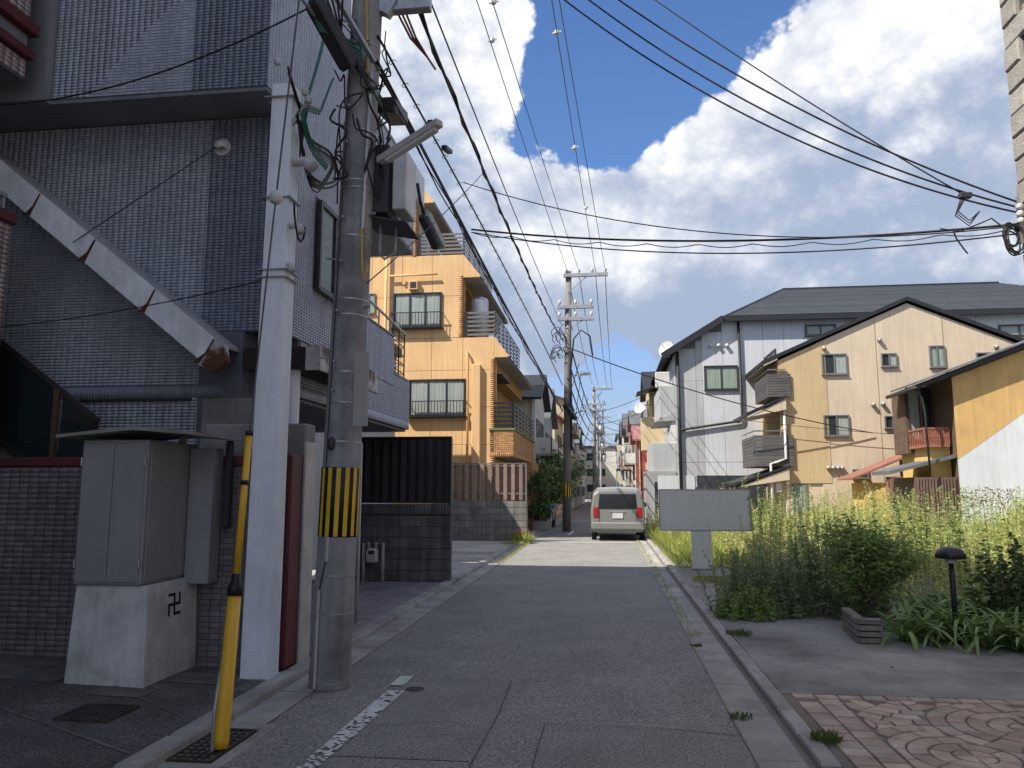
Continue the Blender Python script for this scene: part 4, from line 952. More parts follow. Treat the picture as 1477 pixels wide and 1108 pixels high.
# second-floor balcony: brick parapet, green flashing, dark railing
by0, by1, bX = OY-.02, 33.2, -3.13
MB().box(-3.95,bX-.02,by0+.02,by1,2.74,3.62).build('balcony_core', obrick_g, ob)
pieces(ob, 'balcony_brick', obrick, tile_face((-3.95,by0+.02,2.90), XA, ZA, .82, .72, .21, .072, .02, .010, stagger=.5) + tile_face((bX-.02,by0+.02,2.90), YA, ZA, by1-by0-.03, .72, .21, .072, .02, .010, stagger=.5)
       + tile_face((-3.95,by0+.02,2.74), XA, ZA, .82, .155, .07, .155, .022, .010) + tile_face((bX-.02,by0+.02,2.74), YA, ZA, by1-by0-.03, .155, .07, .155, .022, .010), 300, .04)
MB().bbox(-3.97,bX+.05,by0-.03,by1+.02,3.625,3.70,.01).build('green_flashing', green_fl, ob)
slat_rail(bX-.04, -3.95, by0+.12, 31.2, 3.71, 4.62, 6, blacksteel); 
m = MB()
for k in range(6): m.box(bX-.06,bX+.0,31.4,33.0,3.75+k*.15,3.84+k*.15)
m.build('rail_slat', blacksteel, ob)
# brick wall behind the balcony and brick porch pillar below
bkw = tile_face((-4.35,OY+.55,3.7), XA, ZA, .53, 2.1, .21, .072, .02, .010, stagger=.5) + tile_face((-4.35+.002,OY+.62,3.7), YA, ZA, 4.0, 2.1, .21, .072, .02, .010, stagger=.5, skip=lambda a, b_: .5 < a < 2.5) + tile_face((TX[0]-.05,OY+.7,.1), YA, ZA, 6.0, 2.6, .21, .072, .02, .010, stagger=.5)
pieces(ob, 'wall_brick', obrick, bkw, 0)
window(ob, (-4.33,OY+1.1,3.75), YA, ZA, 1.9, 1.95, alu_dark, curtain_w, .06, 2, .07, (0,.3))
b = MB().box(-3.75,-3.0,31.2,33.4,.04,2.735); b.build('porch_pillar', obrick_g, ob)
pieces(ob, 'pillar_brick', obrick, tile_face((-3.75,31.2,.05), XA, ZA, .75, 2.68, .21, .072, .02, .010, stagger=.5) + tile_face((-3.0,31.2,.05), YA, ZA, 2.2, 2.68, .21, .072, .02, .010, stagger=.5) + tile_face((-3.11,33.21,2.74), YA, ZA, .01, .01, .21, .07), 200, .04)
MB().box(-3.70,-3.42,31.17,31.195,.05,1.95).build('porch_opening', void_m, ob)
# windows with balconette rails on the front
def balconette(x0, x1, z0, h, name='window_rail'):
    m = MB(); y = OY-.22
    for k in range(int((x1-x0)/.11)+1):
        x = x0+k*.11; m.box(x-.009,x+.009,y-.009,y+.009,z0,z0+h)
    m.bar((x0-.02,y,z0+h),(x1+.02,y,z0+h),.03).bar((x0-.02,y,z0),(x1+.02,y,z0),.03)
    for x in (x0,x1): m.bar((x,y,z0+h),(x,OY+.03,z0+h),.025).bar((x,y,z0),(x,OY+.03,z0),.025)
    m.build(name, blacksteel, ob)
    s = MB().bbox(x0-.05,x1+.05,OY-.20,OY+.01,z0-.05,z0-.02,.005); s.build('window_ledge', alu_dark, ob)
for (xa, ya, xb, yb, nn) in ((568,424,637,472,3),(590,548,672,600,3)):
    a, c = ony(xa,ya,OY), ony(xb,yb,OY)
    window(ob, (a.x,OY-.001,c.z), XA, ZA, c.x-a.x, a.z-c.z, alu_dark, curtain_w, .05, nn, .06, (.02,.98))
    balconette(a.x-.03, c.x+.03, c.z-.02, .52)
a, c = ony(532,424,OY), ony(541,452,OY); window(ob, (a.x,OY-.001,c.z), XA, ZA, c.x-a.x, a.z-c.z, alu_grey, curtain_w, .03, 1, .05)
balconette(-9.2, -8.2, 10.6, .5)
# pipes, vents
def wallpipe(pts, r=.035): return MB().tube(pts, r, 8).build('pipe', orange_w, ob, smooth=True)
p = ony(561,300,OY); wallpipe([(p.x,OY-.13,.5),(p.x,OY-.13,11.2)], .05)
p1, p2 = ony(562,400,OY), ony(632,398,OY); wallpipe([(p1.x,OY-.13,p1.z),(p2.x,OY-.13,p1.z+.02)])
p1 = ony(676,512,OY); wallpipe([(p1.x-.06,OY-.03,p1.z+.1),(p1.x-.06,OY-.13,p1.z+.1),(p1.x,OY-.14,p1.z-.1),(p1.x,OY-.14,.6)], .045); MB().bbox(p1.x+.14,p1.x+.44,OY-.16,OY+.001,1.2,5.9,.02).build('duct', orange_w, ob)
p1 = ony(598,412,OY); MB().bbox(p1.x-.18,p1.x+.14,OY-.16,OY+.001,p1.z-.18,p1.z+.16,.01).build('vent_box', orange_w, ob); MB().box(p1.x-.12,p1.x+.10,OY-.166,OY-.161,p1.z-.13,p1.z+.09).build('vent_grille', void_m, ob)
p1 = ony(583,409,OY); MB().tube([(p1.x,OY,p1.z),(p1.x,OY-.07,p1.z)], .06, 12).build('vent_cap', orange_w, ob)
# flat hood over the balcony window
MB().box(-4.34,-3.62,OY+.75,OY+3.0,5.62,5.68).build('door_hood', roof_edge, ob)
MB().box(-6.7,-6.35,OY+.5,OY+.9,TZ[1]+.05,TZ[2]-.4).build('terrace_wall', whitewall, ob)
tk = thing('water_tank', 'upright silver cylindrical tank on the orange house third floor terrace', 'tank', (-4.35, OY+.9, TZ[0]))
tp = ony(690,480,OY+.9)
MB().lathe((tp.x,OY+.9,TZ[0]-.28), [(.34,0),(.36,.02),(.36,1.75),(.33,1.84),(.18,1.92),(.05,1.95)], 22).build('tank_body', tank_m, tk, smooth=True)
MB().lathe((tp.x,OY+.9,TZ[0]-.28), [(.365,.5),(.372,.51),(.372,.53),(.365,.54)], 22).lathe((tp.x,OY+.9,TZ[0]-.28), [(.365,1.2),(.372,1.21),(.372,1.23),(.365,1.24)], 22).build('hoop', galv, tk)
# pots and plants at the wall's foot
t = thing('terracotta_pot', 'terracotta flower pot at the corner of the weathered block wall', 'flower pot', (-2.78, BY-.2, .045))
MB().lathe((-2.78,BY-.2,.045), [(.12,0),(.16,.25),(.18,.26),(.18,.32),(.15,.32),(.14,.27)], 16).build('pot', terra, t, smooth=True)
MB().lathe((-2.78,BY-.2,.30), [(.142,0),(.142,.012)], 14).build('soil', M('potting_soil',(.03,.022,.016),.95,.2,8), t)
# unseen house-shaped block, added to cast the diagonal shade on forecourt and fence
t = thing('rear_shade_caster', 'unseen grey block added behind the black board fence to cast shade', 'house', (-8.5, 19, .04))
MB().box(-12,-6.75,14.6,24.0,.04,5.9).build('wall', greywall, t); MB().bbox(-12.1,-6.6,14.4,24.15,5.902,6.2,.02).build('roof', roof_edge, t)
# ------------------------------------------------------------------ houses along the street
def gable(parent, x0, x1, y0, y1, ze, zr, mat, ov=.35, axis='x', th=.12):
    """gabled roof; axis 'x': ridge runs along X, axis 'y': along Y."""
    m = MB()
    if axis == 'x':
        ym = (y0+y1)/2; s = (zr-ze)/(ym-y0)
        for sg, a in ((-1,y0-ov),(1,y1+ov)):
            za = ze - ov*s
            m.prism([(x0-ov,a,za),(x0-ov,ym,zr),(x0-ov,ym,zr+th),(x0-ov,a,za+th)], (x1-x0+2*ov,0,0))
        tri = MB().prism([(x0,y0,ze),(x0,y1,ze),(x0,ym,zr)], (x1-x0,0,0))
    else:
        xm = (x0+x1)/2; s = (zr-ze)/(xm-x0)
        for sg, a in ((-1,x0-ov),(1,x1+ov)):
            za = ze - ov*s
            m.prism([(a,y0-ov,za),(xm,y0-ov,zr),(xm,y0-ov,zr+th),(a,y0-ov,za+th)], (0,y1-y0+2*ov,0))
        tri = MB().prism([(x0,y0,ze),(x1,y0,ze),(xm,y0,zr)], (0,y1-y0,0))
    return m, tri
def townhouse(label, side, x_street, depth, y0, y1, ze, zr, wall, roof, axis='y', floors=2, balcony=True, group=None, flat=False, name='townhouse', wmat=None):
    s = 1 if side > 0 else -1
    x0, x1 = sorted((x_street, x_street + s*depth))
    h = thing(name, label, 'house', (x_street+s*depth/2, (y0+y1)/2, .04), group)
    if flat:
        MB().box(x0,x1,y0,y1,.04,ze).build('wall', wall, h); MB().bbox(x0-.1,x1+.1,y0-.1,y1+.1,ze+.002,ze+.16,.02).build('roof', roof, h)
    else:
        m, tri = gable(h, x0, x1, y0, y1, ze, zr, roof, axis=axis); tri.box(x0,x1,y0,y1,.04,ze-.001); tri.build('wall', wall, h); m.build('roof', roof, h)
    n = -s; fh = ze/floors; R = random.Random(int(y0*31)+side)
    X = x_street + n*.002
    U = (0,-1,0) if n < 0 else (0,1,0)
    for f in range(floors):
        yy = y0+.7
        while yy + 1.5 < y1:
            w = R.choice((1.2,1.5,1.7)); zz = .9+f*fh
            o = (X, yy+w, zz) if n < 0 else (X, yy, zz)
            window(h, o, U, ZA, w, 1.1, alu_grey, R.choice((curtain,curtain_w,None)), .05, 2, .06)
            yy += w+R.uniform(.7,1.4)
        if balcony and f:
            zb = .25+f*fh; m = MB(); bx0, bx1 = sorted((X, X+n*.75))
            m.box(bx0,bx1,y0+.5,y1-.6,zb,zb+.12); m.build('balcony_slab', concrete, h)
            m = MB().box(X+n*.70,X+n*.75,y0+.5,y1-.6,zb+.121,zb+.85).box(bx0,bx1,y0+.5,y0+.55,zb+.122,zb+.85).box(bx0,bx1,y1-.65,y1-.6,zb+.122,zb+.85); m.build('balcony_parapet', wmat or wall, h)
            MB().bbox(min(X+n*.2,X+n*.5),max(X+n*.2,X+n*.5),y0+.7,y0+1.5,zb+.13,zb+.7,.02).build('air_conditioner', white_pl, h)
    # near gable end: a small window and a downpipe
    xm = (x0+x1)/2 if depth < 5 else x_street + s*1.6
    for f in range(floors): window(h, (xm-.45,y0-.002,1.0+f*fh), XA, ZA, .9, .8, alu_grey, curtain_w, .05, 2, .05)
    MB().tube([(x_street+s*.12,y0-.06,.05),(x_street+s*.12,y0-.06,ze-.1)], .04, 8).build('downpipe', pvc, h)
    MB().bbox(x_street+s*.5,x_street+s*1.1,y0-.3,y0-.01,2.9,3.4,.02).build('air_conditioner', white_pl, h)
    return h
townhouse('white gabled house with dark roof next to the orange apartment house', -1, -3.3, 6, 35.2, 40.6, 5.9, 7.2, whitewall, roof_edge, 'x', 2, True)
townhouse('blue grey sheet clad house with a pale balcony beyond the white gabled house', -1, -3.4, 6, 42.0, 48.0, 5.6, 7.4, bluewall, ktile, 'x', 2, True, wmat=whitewall)
townhouse('cream house with peach gable behind the street tree', -1, -3.2, 7, 49.0, 56.0, 6.4, 8.6, cream, M('peach_roof',(.50,.30,.19),.8,.1,2), 'y', 2, True)
townhouse('beige three storey house far down the left side', -1, -3.0, 7, 57, 64, 8.2, 9.4, beigewall, slate, 'y', 3, True)
townhouse('pale grey flat roofed house far down the left side', -1, -3.1, 7, 65, 73, 7.0, 8, whitewall, slate, 'y', 2, True, flat=True)
townhouse('grey tiled roof house near the street end on the left', -1, -3.0, 7, 74, 84, 6.0, 7.6, greywall, ktile, 'x', 2, True)
townhouse('brown walled house at the far left end of the street', -1, -2.9, 7, 85, 98, 6.4, 8.0, beigewall, ktile, 'y', 2, False)
# right side beyond the grey block
townhouse('narrow cream house with a roofed balcony beyond the grey three storey block', 1, 2.55, 6, 46.5, 51.0, 7.6, 8.9, cream, roof_edge, 'x', 3, False)
townhouse('red sheet clad house between grey block and cream house', 1, 2.0, 5, 52.0, 56.0, 5.0, 5.9, redwall, corr_red, 'x', 2, False)
townhouse('white house with cluttered balconies beyond the red house', 1, 2.0, 6, 57, 63, 6.4, 7.6, whitewall, ktile, 'x', 2, True)
townhouse('peach walled house beyond the cluttered white house', 1, 1.9, 6, 64, 70, 6.0, 7.4, M('peach_wall',(.52,.36,.28),.85,.1,1,streak=.15), corr_br, 'x', 2, True)
townhouse('grey house with dark tiled roof far along the right', 1, 1.8, 6, 71, 79, 7.2, 8.8, greywall, ktile, 'x', 2, True)
townhouse('pale house with a lean-to roof at the far right end', 1, 1.7, 6, 80, 92, 7.0, 9.0, whitewall, slate, 'x', 2, True)
# roofed balcony, dishes and boxes of the cream house
cb_ = thing('roof_balcony', 'dark sheet roof on thin posts over the cream house balcony', 'balcony', (2.6, 46.4, 5))
za = ony(928,605,46.3).z; zc = ony(928,572,46.3).z
MB().box(2.0,3.6,44.9,46.6,za-1.9,za).build('balcony_box', cream, cb_)
MB().prism([(1.75,44.7,zc),(3.5,44.7,zc+.55),(3.5,44.7,zc+.63),(1.75,44.7,zc+.08)], (0,2.0,0)).build('sheet_roof', roof_edge, cb_)
m = MB()
for x, y in ((2.05,44.95),(3.0,44.95),(2.05,46.5),(3.5,44.95)): m.bar((x,y,za),(x,y,zc+.3),.06)
m.bar((2.05,44.95,za+.7),(3.5,44.95,za+.7),.05); m.build('post', darksteel, cb_)
def dish(name, label, c, r, nrm, group=None):
    t = thing(name, label, 'satellite dish', tuple(c), group); c = Vector(c); n = Vector(nrm).normalized(); u = n.orthogonal().normalized(); w = n.cross(u); m = MB(); k = 20; vs = []
    for i in range(5):
        rr = r*i/4; 
        for j in range(k): vs.append(c + (u*math.cos(2*PI*j/k)+w*math.sin(2*PI*j/k))*rr + n*(.25*r*(i/4)**2))
    m.add(vs, [(i*k+j, i*k+(j+1)%k, i*k+k+(j+1)%k, i*k+k+j) for i in range(4) for j in range(k)]); m.build('reflector', white_pl, t, smooth=True)
    MB().tube([c-w*r*.9+n*.2*r, c+n*r*.95-w*.2*r], .014, 5).build('feed_arm', galv, t); MB().tube([c-n*.02, c-n*.16, c-n*.16-ZA*.35], .025, 6).build('mount', galv, t)
dish('satellite_dish', 'white satellite dish at the cream house roofed balcony', ony(923,589,44.7), .34, (-.55,-1,.35))
# far closing buildings and crossing wires' backdrop
for lab, x0, x1, y0, y1, z, wm in (('pale office block closing the view at the street end', -4.5, 1.6, 150, 165, 9.5, whitewall), ('beige low block behind the street end on the right', 1.8, 12, 140, 155, 11, beigewall), ('grey low block behind the street end on the left', -18, -4.8, 135, 150, 12, greywall)):
    t = thing('far_building', lab, 'building', ((x0+x1)/2, y0, 0))
    MB().box(x0,x1,y0,y1,0,z).build('wall', wm, t); MB().box(x0-.3,x1+.3,y0-.3,y1,z,z+.5).build('roof', slate, t)
    for k in range(3):
        for i in range(int((x1-x0)/2.2)):
            window(t, (x0+.5+i*2.2,y0-.002,1.2+k*3.0), XA, ZA, 1.4, 1.4, alu_grey, None, .08, 2, .06)
# ------------------------------------------------------------------ grey three storey block behind the vacant lot
GY = 37.0
gx0 = ony(975,560,GY).x; gx1 = 26.0
eL = ony(962,508,GY); eM = ony(1045,459,GY); eR = ony(1068,462,GY); rl_ = ony(1128,418,GY+6)
gh = thing('grey_three_storey_block', 'light grey panelled three storey block under a dark slate hipped roof', 'building', (14, GY+5, .04))
zE = eR.z
b = MB(); b.prism([(gx0,GY+.03,.04),(gx1,GY+.03,.04),(gx1,GY+.03,zE),(eM.x,GY+.03,zE),(gx0,GY+.03,eL.z)], (0,11,0)); b.build('wall', M('siding_joint',(.16,.17,.185),.9,.1,2), gh)
sp_l, sp_d = [], []
xx = gx0; i = 0; sx = ony(1014,560,GY).x
while xx < gx1:
    w = min(.95, gx1-xx); 
    if xx < sx < xx+w: w = sx-xx
    zt_ = zE if xx+w/2 > eM.x else eL.z+(xx+w/2-gx0)/(eM.x-gx0)*(zE-eL.z)-.15
    for z0, z1 in ((1.75,2.9),(2.9,6.75),(6.75,zt_)):
        if z1 <= z0: continue
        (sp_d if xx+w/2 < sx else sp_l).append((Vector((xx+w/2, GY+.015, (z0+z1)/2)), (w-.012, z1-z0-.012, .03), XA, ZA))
    xx += w
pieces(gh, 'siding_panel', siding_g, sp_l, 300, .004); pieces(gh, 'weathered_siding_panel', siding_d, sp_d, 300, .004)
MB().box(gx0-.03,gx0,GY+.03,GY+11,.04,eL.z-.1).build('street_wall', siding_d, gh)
# roof: left slope and front slope
ry = GY+5.5; zR = ony(1128,418,ry).z; xr0 = ony(1128,418,ry).x; xr1 = ony(1440,414,ry).x
eo = .35
m = MB()
A_ = Vector((eL.x-.25,GY-eo,eL.z-.20)); B_ = Vector((eM.x-.1,GY-eo,zE+.10)); C_ = Vector((gx1+.4,GY-eo,zE+.10)); Dd = Vector((xr0,ry,zR)); E_ = Vector((xr1,ry,zR)); A2 = Vector((eL.x-.25,GY+11,eL.z-.2)); B2 = Vector((eM.x,GY+11,zE+.1))
m.add([B_,C_,E_,Dd], [(0,1,2,3)]); m.add([A_,B_,Dd,B2,A2], [(0,1,2,3,4)]); m.add([C_,Vector((gx1+.4,GY+11,zE+.1)),E_], [(0,1,2)])
m.build('roof_deck', roof_edge, gh)
# slate courses on the front slope
nsl = 26; crs = []
up_ = (Dd-B_); 
for k in range(nsl):
    t0, t1 = k/nsl, (k+1)/nsl
    l0, r0 = B_.lerp(Dd,t0), C_.lerp(E_,t0); l1, r1 = B_.lerp(Dd,t1), C_.lerp(E_,t1)
    n_ = (r0-l0).cross(l1-l0).normalized()
    mm = MB(); mm.add([l0+n_*.03,r0+n_*.03,r1+n_*.006,l1+n_*.006,l0,r0], [(0,1,2,3),(4,5,1,0)]); mm.build('slate_course', slate, gh)
MB().bar(Dd, E_, .25, .12).bar(B_, Dd, .18, .08).build('ridge_cap', roof_edge, gh)
MB().bar(A_-ZA*.05, B_-ZA*.05, .16, .30).bar(B_-ZA*.08, C_-ZA*.08, .16, .26).build('fascia', roof_edge, gh)
def gpx(px, py): return ony(px, py, GY)
def gwin(x0, y0, x1, y1, cur=curtain, n=2): a, c = gpx(x0,y0), gpx(x1,y1); window(gh, (a.x,GY-.001,c.z), XA, ZA, c.x-a.x, a.z-c.z, alu_dark, cur, .06, n, .08)
gwin(1015,528,1065,562); gwin(1161,469,1206,484, curtain_w); gwin(1440,469,1500,484,curtain_w)
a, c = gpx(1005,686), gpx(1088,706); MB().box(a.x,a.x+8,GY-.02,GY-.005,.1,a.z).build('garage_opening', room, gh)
MB().box(a.x-1.8,a.x-.1,GY-.03,GY-.004,.1,a.z).build('garage_wall', siding_g, gh)
m = MB(); p0 = gpx(1064,459); p1 = gpx(1069,604); p2 = gpx(981,620); p3 = gpx(973,508); p4 = gpx(977,700)
m.tube([(p0.x,GY-.12,zE-.1),(p0.x,GY-.12,p1.z),(p0.x-.1,GY-.12,p1.z-.12),(gx0+.2,GY-.12,p2.z),(gx0+.1,GY-.12,p2.z-.2)], .06, 8); m.tube([(gx0+.1,GY-.12,p3.z),(gx0+.1,GY-.12,.1)], .075, 8); m.build('downpipe', roof_edge, gh, smooth=True)
for px in (1025,1036,1048):
    q = gpx(px,499); MB().tube([(q.x,GY,q.z),(q.x,GY-.16,q.z)], .09, 12).build('vent_cap', white_pl, gh, smooth=True)
# street-side bays and balconies
for (px0, px1, py0, py1, d, nm) in ((953,972,555,602,4.5,'balcony_box'),(941,974,638,690,3.5,'bay_box')):
    q0, q1 = gpx(px0,py1), gpx(px1,py0)
    MB().bbox(q0.x,gx0-.032,GY+.3,GY+.3+d,q0.z,q1.z,.02).build(nm, siding_d if nm[0]=='b' else greywall, gh)
q0, q1 = gpx(955,600), gpx(975,555); MB().prism([(q0.x-.3,GY+.25,q0.z-.25),(gx0-.04,GY+.25,q0.z+.25),(gx0-.04,GY+.25,q0.z-.2)], (0,4.5,0)).build('balcony_underside', greywall, gh)
MB().bbox(gx0-.9,gx0-.2,GY+.8,GY+1.2,q1.z,q1.z+.75,.03).build('air_conditioner', white_pl, gh)
q = gpx(962,640); MB().prism([(q.x,GY+.35,q.z),(q.x+.9,GY+.35,q.z),(q.x+.6,GY+.35,q.z+2.4)], (0,.1,0)).build('awning_panel', white_pl, gh)
q = gpx(941,690); MB().box(q.x-.3,gx0-.1,GY+.1,GY+2.5,.04,2.5).build('gate_box', greywall, gh)
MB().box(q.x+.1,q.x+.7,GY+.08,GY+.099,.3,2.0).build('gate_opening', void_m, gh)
dish('satellite_dish', 'white satellite dish on the grey block eave corner', gpx(962,504), .40, (-.8,-1,.35))
# ------------------------------------------------------------------ tan gabled house
TY = 33.0
def tp_(px, py): return ony(px, py, TY)
th_ = thing('tan_gabled_house', 'tan and ochre gabled apartment house with charcoal balconies behind the weeds', 'building', (14, TY+4, .04))
tx0 = tp_(1127,640).x; txs = tp_(1182,600).x; ridge = tp_(1307,434); eaveL = tp_(1104,524); eaveR_x = 2*ridge.x-eaveL.x
s_t = (ridge.z-eaveL.z)/(ridge.x-eaveL.x)
roofz = lambda x: ridge.z - abs(x-ridge.x)*s_t
txr = eaveR_x-.7
b = MB().prism([(txs,TY,.04),(txr,TY,.04),(txr,TY,roofz(txr)-.1),(ridge.x,TY,ridge.z-.1),(txs,TY,roofz(txs)-.1)], (0,9,0)); b.build('wall', tan_s, th_)
MB().prism([(tx0,TY-.02,1.9),(txs+.35,TY-.02,1.9),(txs+.35,TY-.02,roofz(txs+.35)-.12),(tx0,TY-.02,roofz(tx0)-.12)], (0,9,0)).build('ochre_wall', tan_d, th_)
MB().prism([(tx0+.1,TY+.05,.04),(txs-.001,TY+.05,.04),(txs-.001,TY+.05,1.898),(tx0+.1,TY+.05,1.898)], (0,8,0)).build('ground_floor_wall', tan_s, th_)
m = MB()
for sg in (-1, 1):
    xe = ridge.x+sg*(ridge.x-eaveL.x+.15); ze = roofz(xe); m.prism([(ridge.x,TY-.14,ridge.z),(xe,TY-.14,ze),(xe,TY-.14,ze+.16),(ridge.x,TY-.14,ridge.z+.16)], (0,9.5,0))
m.build('roof', roof_edge, th_)
m = MB(); xe = ridge.x-(ridge.x-eaveL.x)-.1
m.prism([(tx0-.02,TY-.12,roofz(tx0)-.02),(xe,TY-.12,roofz(xe)-.02),(xe,TY-.12,roofz(xe)-.09),(tx0-.02,TY-.12,roofz(tx0)-.09)], (0,9.3,0)); m.build('eave_soffit', tan_s, th_)
for jx in (1263,1361): 
    q = tp_(jx,500); MB().box(q.x-.01,q.x+.01,TY-.012,TY-.001,.3,roofz(q.x)-.15).build('expansion_joint', M('tan_joint',(.30,.225,.14),.9,.1,2), th_)
for x0, y0, x1, y1, c_ in ((1184,511,1222,540,curtain_w),(1187,599,1226,629,curtain_w),(1270,510,1294,529,curtain_w),(1275,600,1299,618,None),(1339,499,1364,530,curtain),(1407,509,1443,535,None),(1229,677,1253,690,None)):
    a, c = tp_(x0,y0), tp_(x1,y1); window(th_, (a.x,TY-.001,c.z), XA, ZA, c.x-a.x, a.z-c.z, alu_grey, c_, .05, 2, .07, (.5,1) if c_ is curtain_w else (0,1))
for px, py in ((1188,503),(1268,491),(1436,501),(1259,584),(1273,583),(1194,675),(1201,675),(1208,675),(1214,675)):
    q = tp_(px,py); MB().tube([(q.x,TY,q.z),(q.x,TY-.13,q.z),(q.x,TY-.18,q.z-.03)], [.085,.085,.06], 10).build('vent_cap', galv, th_, smooth=True)
# recessed street-side balconies with charcoal cladding, hoods, downpipe, door
bl_x = tp_(1096,560).x
MB().box(tx0+.15,txs-.3,TY+.2,TY+4,2.0,roofz(tx0)-.3).build('balcony_recess', cream, th_)
for zt_py, zb_py, hood in ((540,573,True),(628,673,True)):
    zt_, zb_ = tp_(1110,zt_py).z, tp_(1110,zb_py).z
    xl_ = tp_(1097 if zt_py < 600 else 1077, zt_py).x
    n = 9; sp_ = []
    for k in range(n):
        z = zb_+(zt_-zb_)*(k+.5)/n; hh = (zt_-zb_)/n-.012
        sp_.append((Vector(((xl_+.35+tx0+.35)/2, TY-.10, z)), (tx0+.30-xl_-.05, hh, .05), XA, ZA)); sp_.append((Vector((xl_+.30, TY+1.4, z)), (3.0, hh, .05), -YA, ZA))
    pieces(th_, 'cladding_board', slat_g, sp_, 300, .02)
    MB().box(xl_+.34,tx0+.3,TY-.06,TY+2.9,zb_,zb_+.1).build('balcony_floor', tan_s, th_)
    MB().bar((xl_+.3,TY-.08,zt_+.18),(tx0+.3,TY-.08,zt_+.18),.05).bar((xl_+.3,TY-.08,zt_+.18),(xl_+.3,TY+2.9,zt_+.18),.05).build('balcony_handrail', alu_grey, th_)
    window(th_, (tx0+.149,TY+3.2,zb_+.2), -YA, ZA, 2.4, 2.0, alu_dark, curtain_w, .06, 2, .06, (0,.5))
    zz = zb_-.05; hx = xl_-.6 if zt_py > 600 else xl_-.7
    MB().prism([(hx,TY-.35,zz-.75),(tx0+.25,TY-.35,zz+.02),(tx0+.25,TY-.35,zz+.10),(hx,TY-.35,zz-.62)], (0,3.6,0)).build('hood_roof', roof_edge, th_)
    MB().prism([(hx+.1,TY-.30,zz-.80),(tx0+.2,TY-.30,zz-.5),(tx0+.2,TY-.30,zz-.04)], (0,3.4,0)).build('hood_soffit', tan_s, th_)
q0, q1 = tp_(1129,580), tp_(1126,662)
MB().tube([(q0.x,TY-.16,q0.z+.1),(q0.x,TY-.16,q1.z),(q0.x-.4,TY-.16,q1.z-.15),(q0.x-.62,TY-.16,q1.z-.2),(q0.x-.62,TY-.16,.05)], .055, 8).build('downpipe', white_pl, th_, smooth=True)
a, c = tp_(1142,692), tp_(1166,745); window(th_, (a.x,TY+.049,.1), XA, ZA, c.x-a.x, a.z-.1, alu_grey, curtain, .06, 1, .06)
q = tp_(1123,703); MB().bbox(q.x-.12,q.x+.12,TY-.12,TY+.05,q.z-.2,q.z+.2,.02).build('meter_box', white_pl, th_)
q = tp_(1136,695); MB().bbox(q.x-.07,q.x+.07,TY-.08,TY+.05,q.z-.1,q.z+.1,.02).build('porch_lamp', white_pl, th_)
m = MB(); zz = tp_(1200,738).z
for k in range(34): m.box(tx0+.6+k*.14,tx0+.63+k*.14,TY-1.2,TY-1.17,.05,zz)
m.bar((tx0+.5,TY-1.185,zz),(tx0+5.5,TY-1.185,zz),.04); t = thing('low_railing', 'low brown railing before the tan house ground floor', 'railing', (tx0+3,TY-1.2,.04)); m.build('bars', brownwood, t)
# ------------------------------------------------------------------ ochre and pale sheet clad wooden house
HY = 27.0
def hp(px, py, Y=HY): return ony(px, py, Y)
wh = thing('ochre_wooden_house', 'old wooden house clad in ochre and pale sheets with a red railed balcony', 'house', (16, HY+3, .04))
hx0 = hp(1377,600).x; e0 = hp(1377,541); e1 = hp(1477,503); sl2 = (e1.z-e0.z)/(e1.x-e0.x); hx1 = hx0+8.0
hz = lambda x: e0.z+(x-hx0)*sl2
b = MB().prism([(hx0+.02,HY+.03,.04),(hx1,HY+.03,.04),(hx1,HY+.03,hz(hx1)),(hx0+.02,HY+.03,hz(hx0))], (0,5.2,0)); b.build('wall', brownwood, wh)
pa = hp(1383,663); pb = hp(1477,592)   # slanting boundary between pale and ochre sheets
wz = lambda x: pa.z + max(0,(x-pa.x))*(pb.z-pa.z)/(pb.x-pa.x)*.95
oc, pl_ = [], []
k = 0; x = hx0
while x < hx1-.2:
    w = .62; zb_, zm = .05, min(wz(x+w/2), 6)
    MB().prism([(x+.0015,HY,zb_),(x+w-.0015,HY,zb_),(x+w-.0015,HY,wz(x+w)),(x+.0015,HY,wz(x))], (0,.028,0)).build('pale_sheet', palesheet, wh)
    MB().prism([(x+.0015,HY-.004,wz(x)+.004),(x+w-.0015,HY-.004,wz(x+w)+.004),(x+w-.0015,HY-.004,hz(x+w)-.08),(x+.0015,HY-.004,hz(x)-.08)], (0,.03,0)).build('ochre_sheet', ochre, wh)
    x += w; k += 1
xe = ony(1290,572,HY+1.6).x
MB().prism([(xe,HY-.35,hz(xe)-.02),(hx1,HY-.35,hz(hx1)-.02),(hx1,HY-.35,hz(hx1)+.14),(xe,HY-.35,hz(xe)+.10)], (0,2.6,0)).build('roof', roof_edge, wh)
rt = []
U_ = Vector((1,0,sl2)).normalized()
for i in range(30):
    for j in range(4):
        x = xe+.12+i*.25; y = HY-.2+j*.62
        rt.append((Vector((x, y, hz(x)+.17+.02)), (.26,.56,.05), U_, YA))
pieces(wh, 'roof_tile', ktile, rt, 300, .1)
m = MB().tube([(xe-.03,HY-.4,hz(xe)+.02),(xe-.03,HY+2.2,hz(xe)+.02)], .07, 8).tube([(xe,HY-.3,hz(xe)),(xe+.2,HY-.25,hz(xe)-.3),(hx0-1.0,HY-.2,hz(xe)-.75),(hx0-.95,HY-.15,2.2)], .035, 8); m.build('gutter', darksteel, wh, smooth=True)
